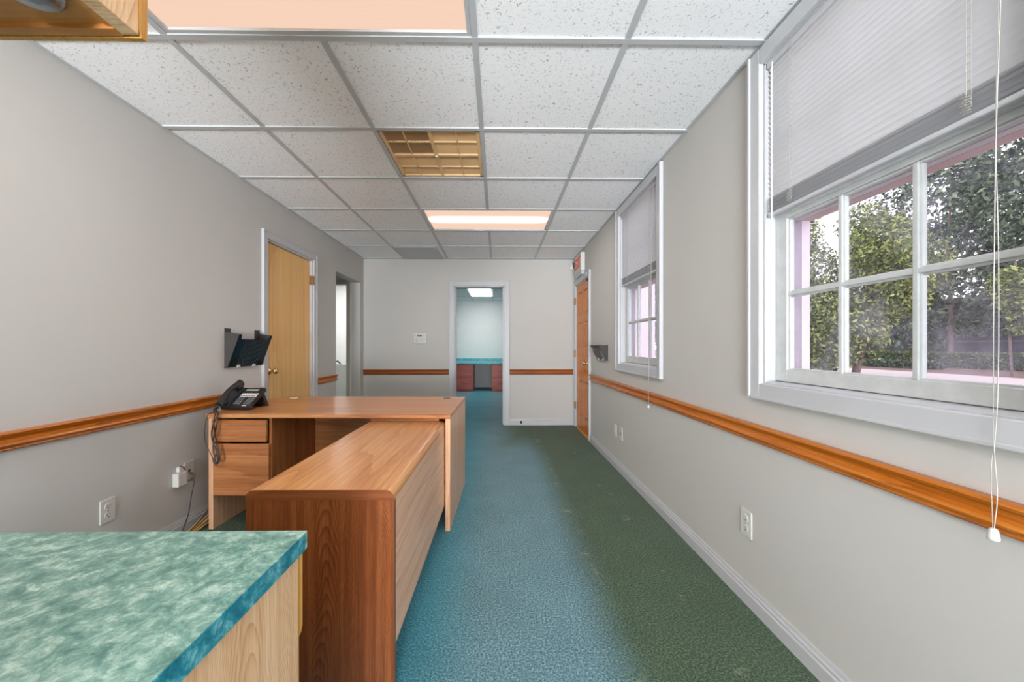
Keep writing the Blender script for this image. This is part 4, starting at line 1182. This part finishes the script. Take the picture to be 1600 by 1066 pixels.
file_ped(-.155, .30, 'red cherry drawer unit right of the kneehole under the teal counter')
o = (-2.78, 6.6, 0)
t = thing('side_cabinet', 'slim pale grey cabinet seen through the left hall opening', 'cabinet', o)
b = MB(); b.bbox(-2.86, -2.45, 6.4, 6.8, .02, .80, .006); b.build('cabinet_body', M['frame_grey'], t, o)
b = MB(); b.tube([(-2.84, 6.385, .74), (-2.84, 6.375, .82), (-2.76, 6.38, .86), (-2.72, 6.40, .80)], .012, 8); b.build('cabinet_handle', M['black'], t, o)

# ------------------------------------------------------------------ outdoors
GZ = -.15
b = MB(); b.add([(XO + .02, -20, GZ), (110, -20, GZ), (110, 130, GZ), (XO + .02, 130, GZ)], [(0, 1, 2, 3)])
struct(b.build('ground', M['soil']))
b = MB(); b.box(3, 20.2, -15, 120, GZ, GZ + .02); struct(b.build('sidewalk', M['concrete']))

def crown(name, blobs, n, size, mat, parent, off, seed, gap=.0, gscale=.5):
    rnd = random.Random(seed); vs = []; fs = []
    tot = sum(r ** 2 for _, r in blobs); i = 0
    def inside(p, me_):
        return any(k is not me_ and (p - k[0]).length < k[1] * .72 for k in blobs)
    for bl_ in blobs:
        c_, r = bl_
        for _ in range(int(n * r * r / tot)):
            u = Vector((rnd.gauss(0, 1), rnd.gauss(0, 1), rnd.gauss(0, 1))).normalized()
            p = c_ + u * r * (rnd.random() ** .28) * (1 + .16 * mnoise.noise(u * 3 + c_))
            if gap and mnoise.noise(p * gscale) < gap - .5: continue
            if inside(p, bl_): continue
            d = (u + Vector((rnd.gauss(0, .7), rnd.gauss(0, .7), rnd.gauss(0, .5) + .4))).normalized()
            t1 = d.orthogonal().normalized(); t1 = (Matrix.Rotation(rnd.uniform(0, 2 * PI), 3, d) @ t1); t2 = d.cross(t1)
            s_ = size * rnd.uniform(.6, 1.3)
            k = len(vs)
            q0 = p - t1 * s_; q1 = p - t2 * s_ * .42; q2 = p + t1 * s_; q3 = p + t2 * s_ * .42
            vs += [tuple(q - off) for q in (q0, q1, q2, q3)]; fs.append((k, k + 1, k + 2, k + 3))
    me = bpy.data.meshes.new(name); me.from_pydata(vs, [], fs); me.materials.append(mat)
    ob = bpy.data.objects.new(name, me); C.objects.link(ob); ob.parent = parent
    return ob

def tree(x, y, h, rad, n, size, mat, label, seed, lean=0, low=.3, gap=.0, nb=9, tr=.14, group=None):
    off = Vector((x, y, GZ))
    t = thing('tree', label, 'tree', tuple(off), 0, group)
    rnd = random.Random(seed)
    blobs = []
    for k in range(nb):
        a_ = rnd.uniform(0, 2 * PI); rr_ = rad * rnd.uniform(.15, .62)
        zz = GZ + h * (low + (1 - low) * ((k + .5) / nb)); sq = 1 - .45 * abs(((k + .5) / nb) - .45)
        blobs.append((Vector((x + lean * .6 + math.cos(a_) * rr_ * sq, y + math.sin(a_) * rr_ * sq, zz)), rad * rnd.uniform(.42, .62) * sq))
    tk = MB()
    top_ = Vector((x + lean, y, GZ + h * .75))
    tk.tube(catmull([(x, y, GZ - .1), (x + lean * .35, y, GZ + h * .25), (x + lean * .7, y + .1, GZ + h * .5), tuple(top_)], 5), [tr * (1 - .75 * k / 15) for k in range(16)], 9)
    for bl_ in blobs[::2]:
        s0 = Vector((x + lean * .5, y, GZ + h * rnd.uniform(.22, .45)))
        m_ = (s0 + bl_[0]) / 2 + Vector((rnd.uniform(-.2, .2), rnd.uniform(-.2, .2), .15))
        tk.tube(catmull([tuple(s0), tuple(m_), tuple(bl_[0])], 4), [tr * .45 * (1 - .8 * k / 8) for k in range(9)], 6)
    tk.build('trunk', M['bark'], t, tuple(off))
    crown('foliage', blobs, n, size, mat, t, off, seed + 5, gap)
    return t
tree(14.3, 14.6, 6.6, 2.7, 20000, .095, M['leaf_bright'], 'bright yellow-green tree with leaning trunk outside the large window', 11, lean=1.2, low=.22)
tree(12.6, 15.4, 6.2, 2.3, 20000, .09, M['leaf_bright'], 'bushy light green tree seen in the leftmost window panes', 12, low=.04, nb=13)
tree(30.0, 24.0, 16, 6.4, 17000, .22, M['leaf_dark'], 'tall dark green tree behind the yellow-green one, sky showing through', 13, low=.16, gap=.36)
tree(30.5, 18.2, 14, 5.4, 17000, .19, M['leaf_dark'], 'dark green tree filling the upper right window pane', 14, low=.14, gap=.30)
tree(39.0, 27.5, 15, 6.0, 12000, .26, M['leaf_dark'], 'dark tree standing farther back beyond the hedge at right', 15, low=.06, gap=.22)
tree(42.0, 39.0, 12, 6.0, 11000, .26, M['leaf_dark'], 'distant dark tree behind the hedge seen through the middle panes', 16, low=.05, gap=.12)
tree(27.0, 36.0, 10, 4.5, 9000, .24, M['leaf_dark'], 'distant tree behind the bushy light green one', 17, low=.05, gap=.12)
tree(17.6, 43.0, 12, 4.2, 9000, .22, M['leaf_dark'], 'tree seen through the small far window', 18, low=.2, gap=.2)
# hanging vine on the right
vo = Vector((20.9, 14.7, GZ))
t = thing('vine', 'bright green hanging vine in front of the dark trees', 'vine', tuple(vo))
st_ = MB(); st_.tube(catmull([(20.9, 14.7, GZ), (20.95, 14.8, 1.5), (20.9, 14.7, 3.2), (21.2, 14.8, 4.6)], 6), .04, 6); st_.build('stem', M['bark'], t, tuple(vo))
crown('foliage', [(Vector((20.9, 14.7, 3.6)), .75), (Vector((20.95, 14.65, 2.9)), .50), (Vector((21.0, 14.6, 2.3)), .34), (Vector((20.9, 14.6, 1.8)), .28)], 1500, .10, M['leaf_bright'], t, vo, 44)

def hedge(x0_, x1_, y0_, y1_, z1_, label, seed, n=9000, size=.07, mat='leaf_hedge', name='hedge'):
    off = Vector(((x0_ + x1_) / 2, (y0_ + y1_) / 2, GZ))
    t = thing(name, label, 'hedge', tuple(off))
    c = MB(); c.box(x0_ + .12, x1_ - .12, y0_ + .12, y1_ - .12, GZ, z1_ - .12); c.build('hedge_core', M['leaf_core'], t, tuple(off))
    rnd = random.Random(seed); vs = []; fs = []
    for _ in range(n):
        k = rnd.random()
        if k < .45: p = Vector((x0_ + rnd.uniform(-.06, .1), rnd.uniform(y0_, y1_), rnd.uniform(GZ, z1_)))
        elif k < .85: p = Vector((rnd.uniform(x0_, x1_), rnd.uniform(y0_, y1_), z1_ + rnd.uniform(-.1, .08)))
        else: p = Vector((rnd.uniform(x0_, x1_), y0_ + rnd.uniform(-.06, .1), rnd.uniform(GZ, z1_)))
        p.z += .07 * mnoise.noise(p * 1.3)
        d = Vector((rnd.gauss(0, 1), rnd.gauss(0, 1), rnd.gauss(0, 1))).normalized(); t1 = d.orthogonal().normalized(); t2 = d.cross(t1)
        s_ = size * rnd.uniform(.6, 1.4); q = len(vs)
        vs += [tuple(p - off - t1 * s_), tuple(p - off - t2 * s_ * .5), tuple(p - off + t1 * s_), tuple(p - off + t2 * s_ * .5)]; fs.append((q, q + 1, q + 2, q + 3))
    me = bpy.data.meshes.new('foliage'); me.from_pydata(vs, [], fs); me.materials.append(M[mat])
    ob = bpy.data.objects.new('foliage', me); C.objects.link(ob); ob.parent = t
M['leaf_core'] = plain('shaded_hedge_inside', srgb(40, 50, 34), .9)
hedge(26.3, 27.7, 14.0, 27.5, .66, 'long clipped green hedge beyond the sidewalk', 31, 12000, .09)
hedge(23.2, 24.0, 19.5, 23.5, .22, 'low dark green shrub row in front of the clipped hedge', 32, 2600, .08, 'leaf_dark')
hedge(12.3, 13.6, 14.6, 16.8, .75, 'leafy green bush at the foot of the trees, lower left pane', 33, 2600, .10, 'leaf_bright')
hedge(50.0, 52.0, 22.0, 72.0, 6.2, 'tall dark evergreen hedge far off behind the board fence', 35, 16000, .30, 'leaf_dark')
# board fence far behind
fo = (33.5, 26.0, GZ)
t = thing('board_fence', 'dark grey board fence behind the hedge', 'fence', fo)
b = MB()
for k in range(120): b.box(33.5, 33.53, 12 + k * .25, 12.24 + k * .25, GZ, 1.75)
b.build('fence_boards', plain('weathered_fence', srgb(70, 70, 76), .8, var=.2, nscale=3), t, fo)
b = MB(); b.box(33.45, 33.5, 12, 42, .3, .4); b.box(33.45, 33.5, 12, 42, 1.4, 1.5); b.build('fence_rail', M['bark'], t, fo)
# pink porch column outside the far window
o = (2.55, 6.35, GZ)
t = thing('porch_column', 'pale pink square porch column outside the far window', 'column', o)
MB().bbox(2.42, 2.68, 6.22, 6.48, GZ, 3.0, b=.02).build('column_shaft', M['lilac'], t, o)
MB().bbox(2.38, 2.72, 6.18, 6.52, GZ, .05, b=.02).build('column_base', M['pink'], t, o)
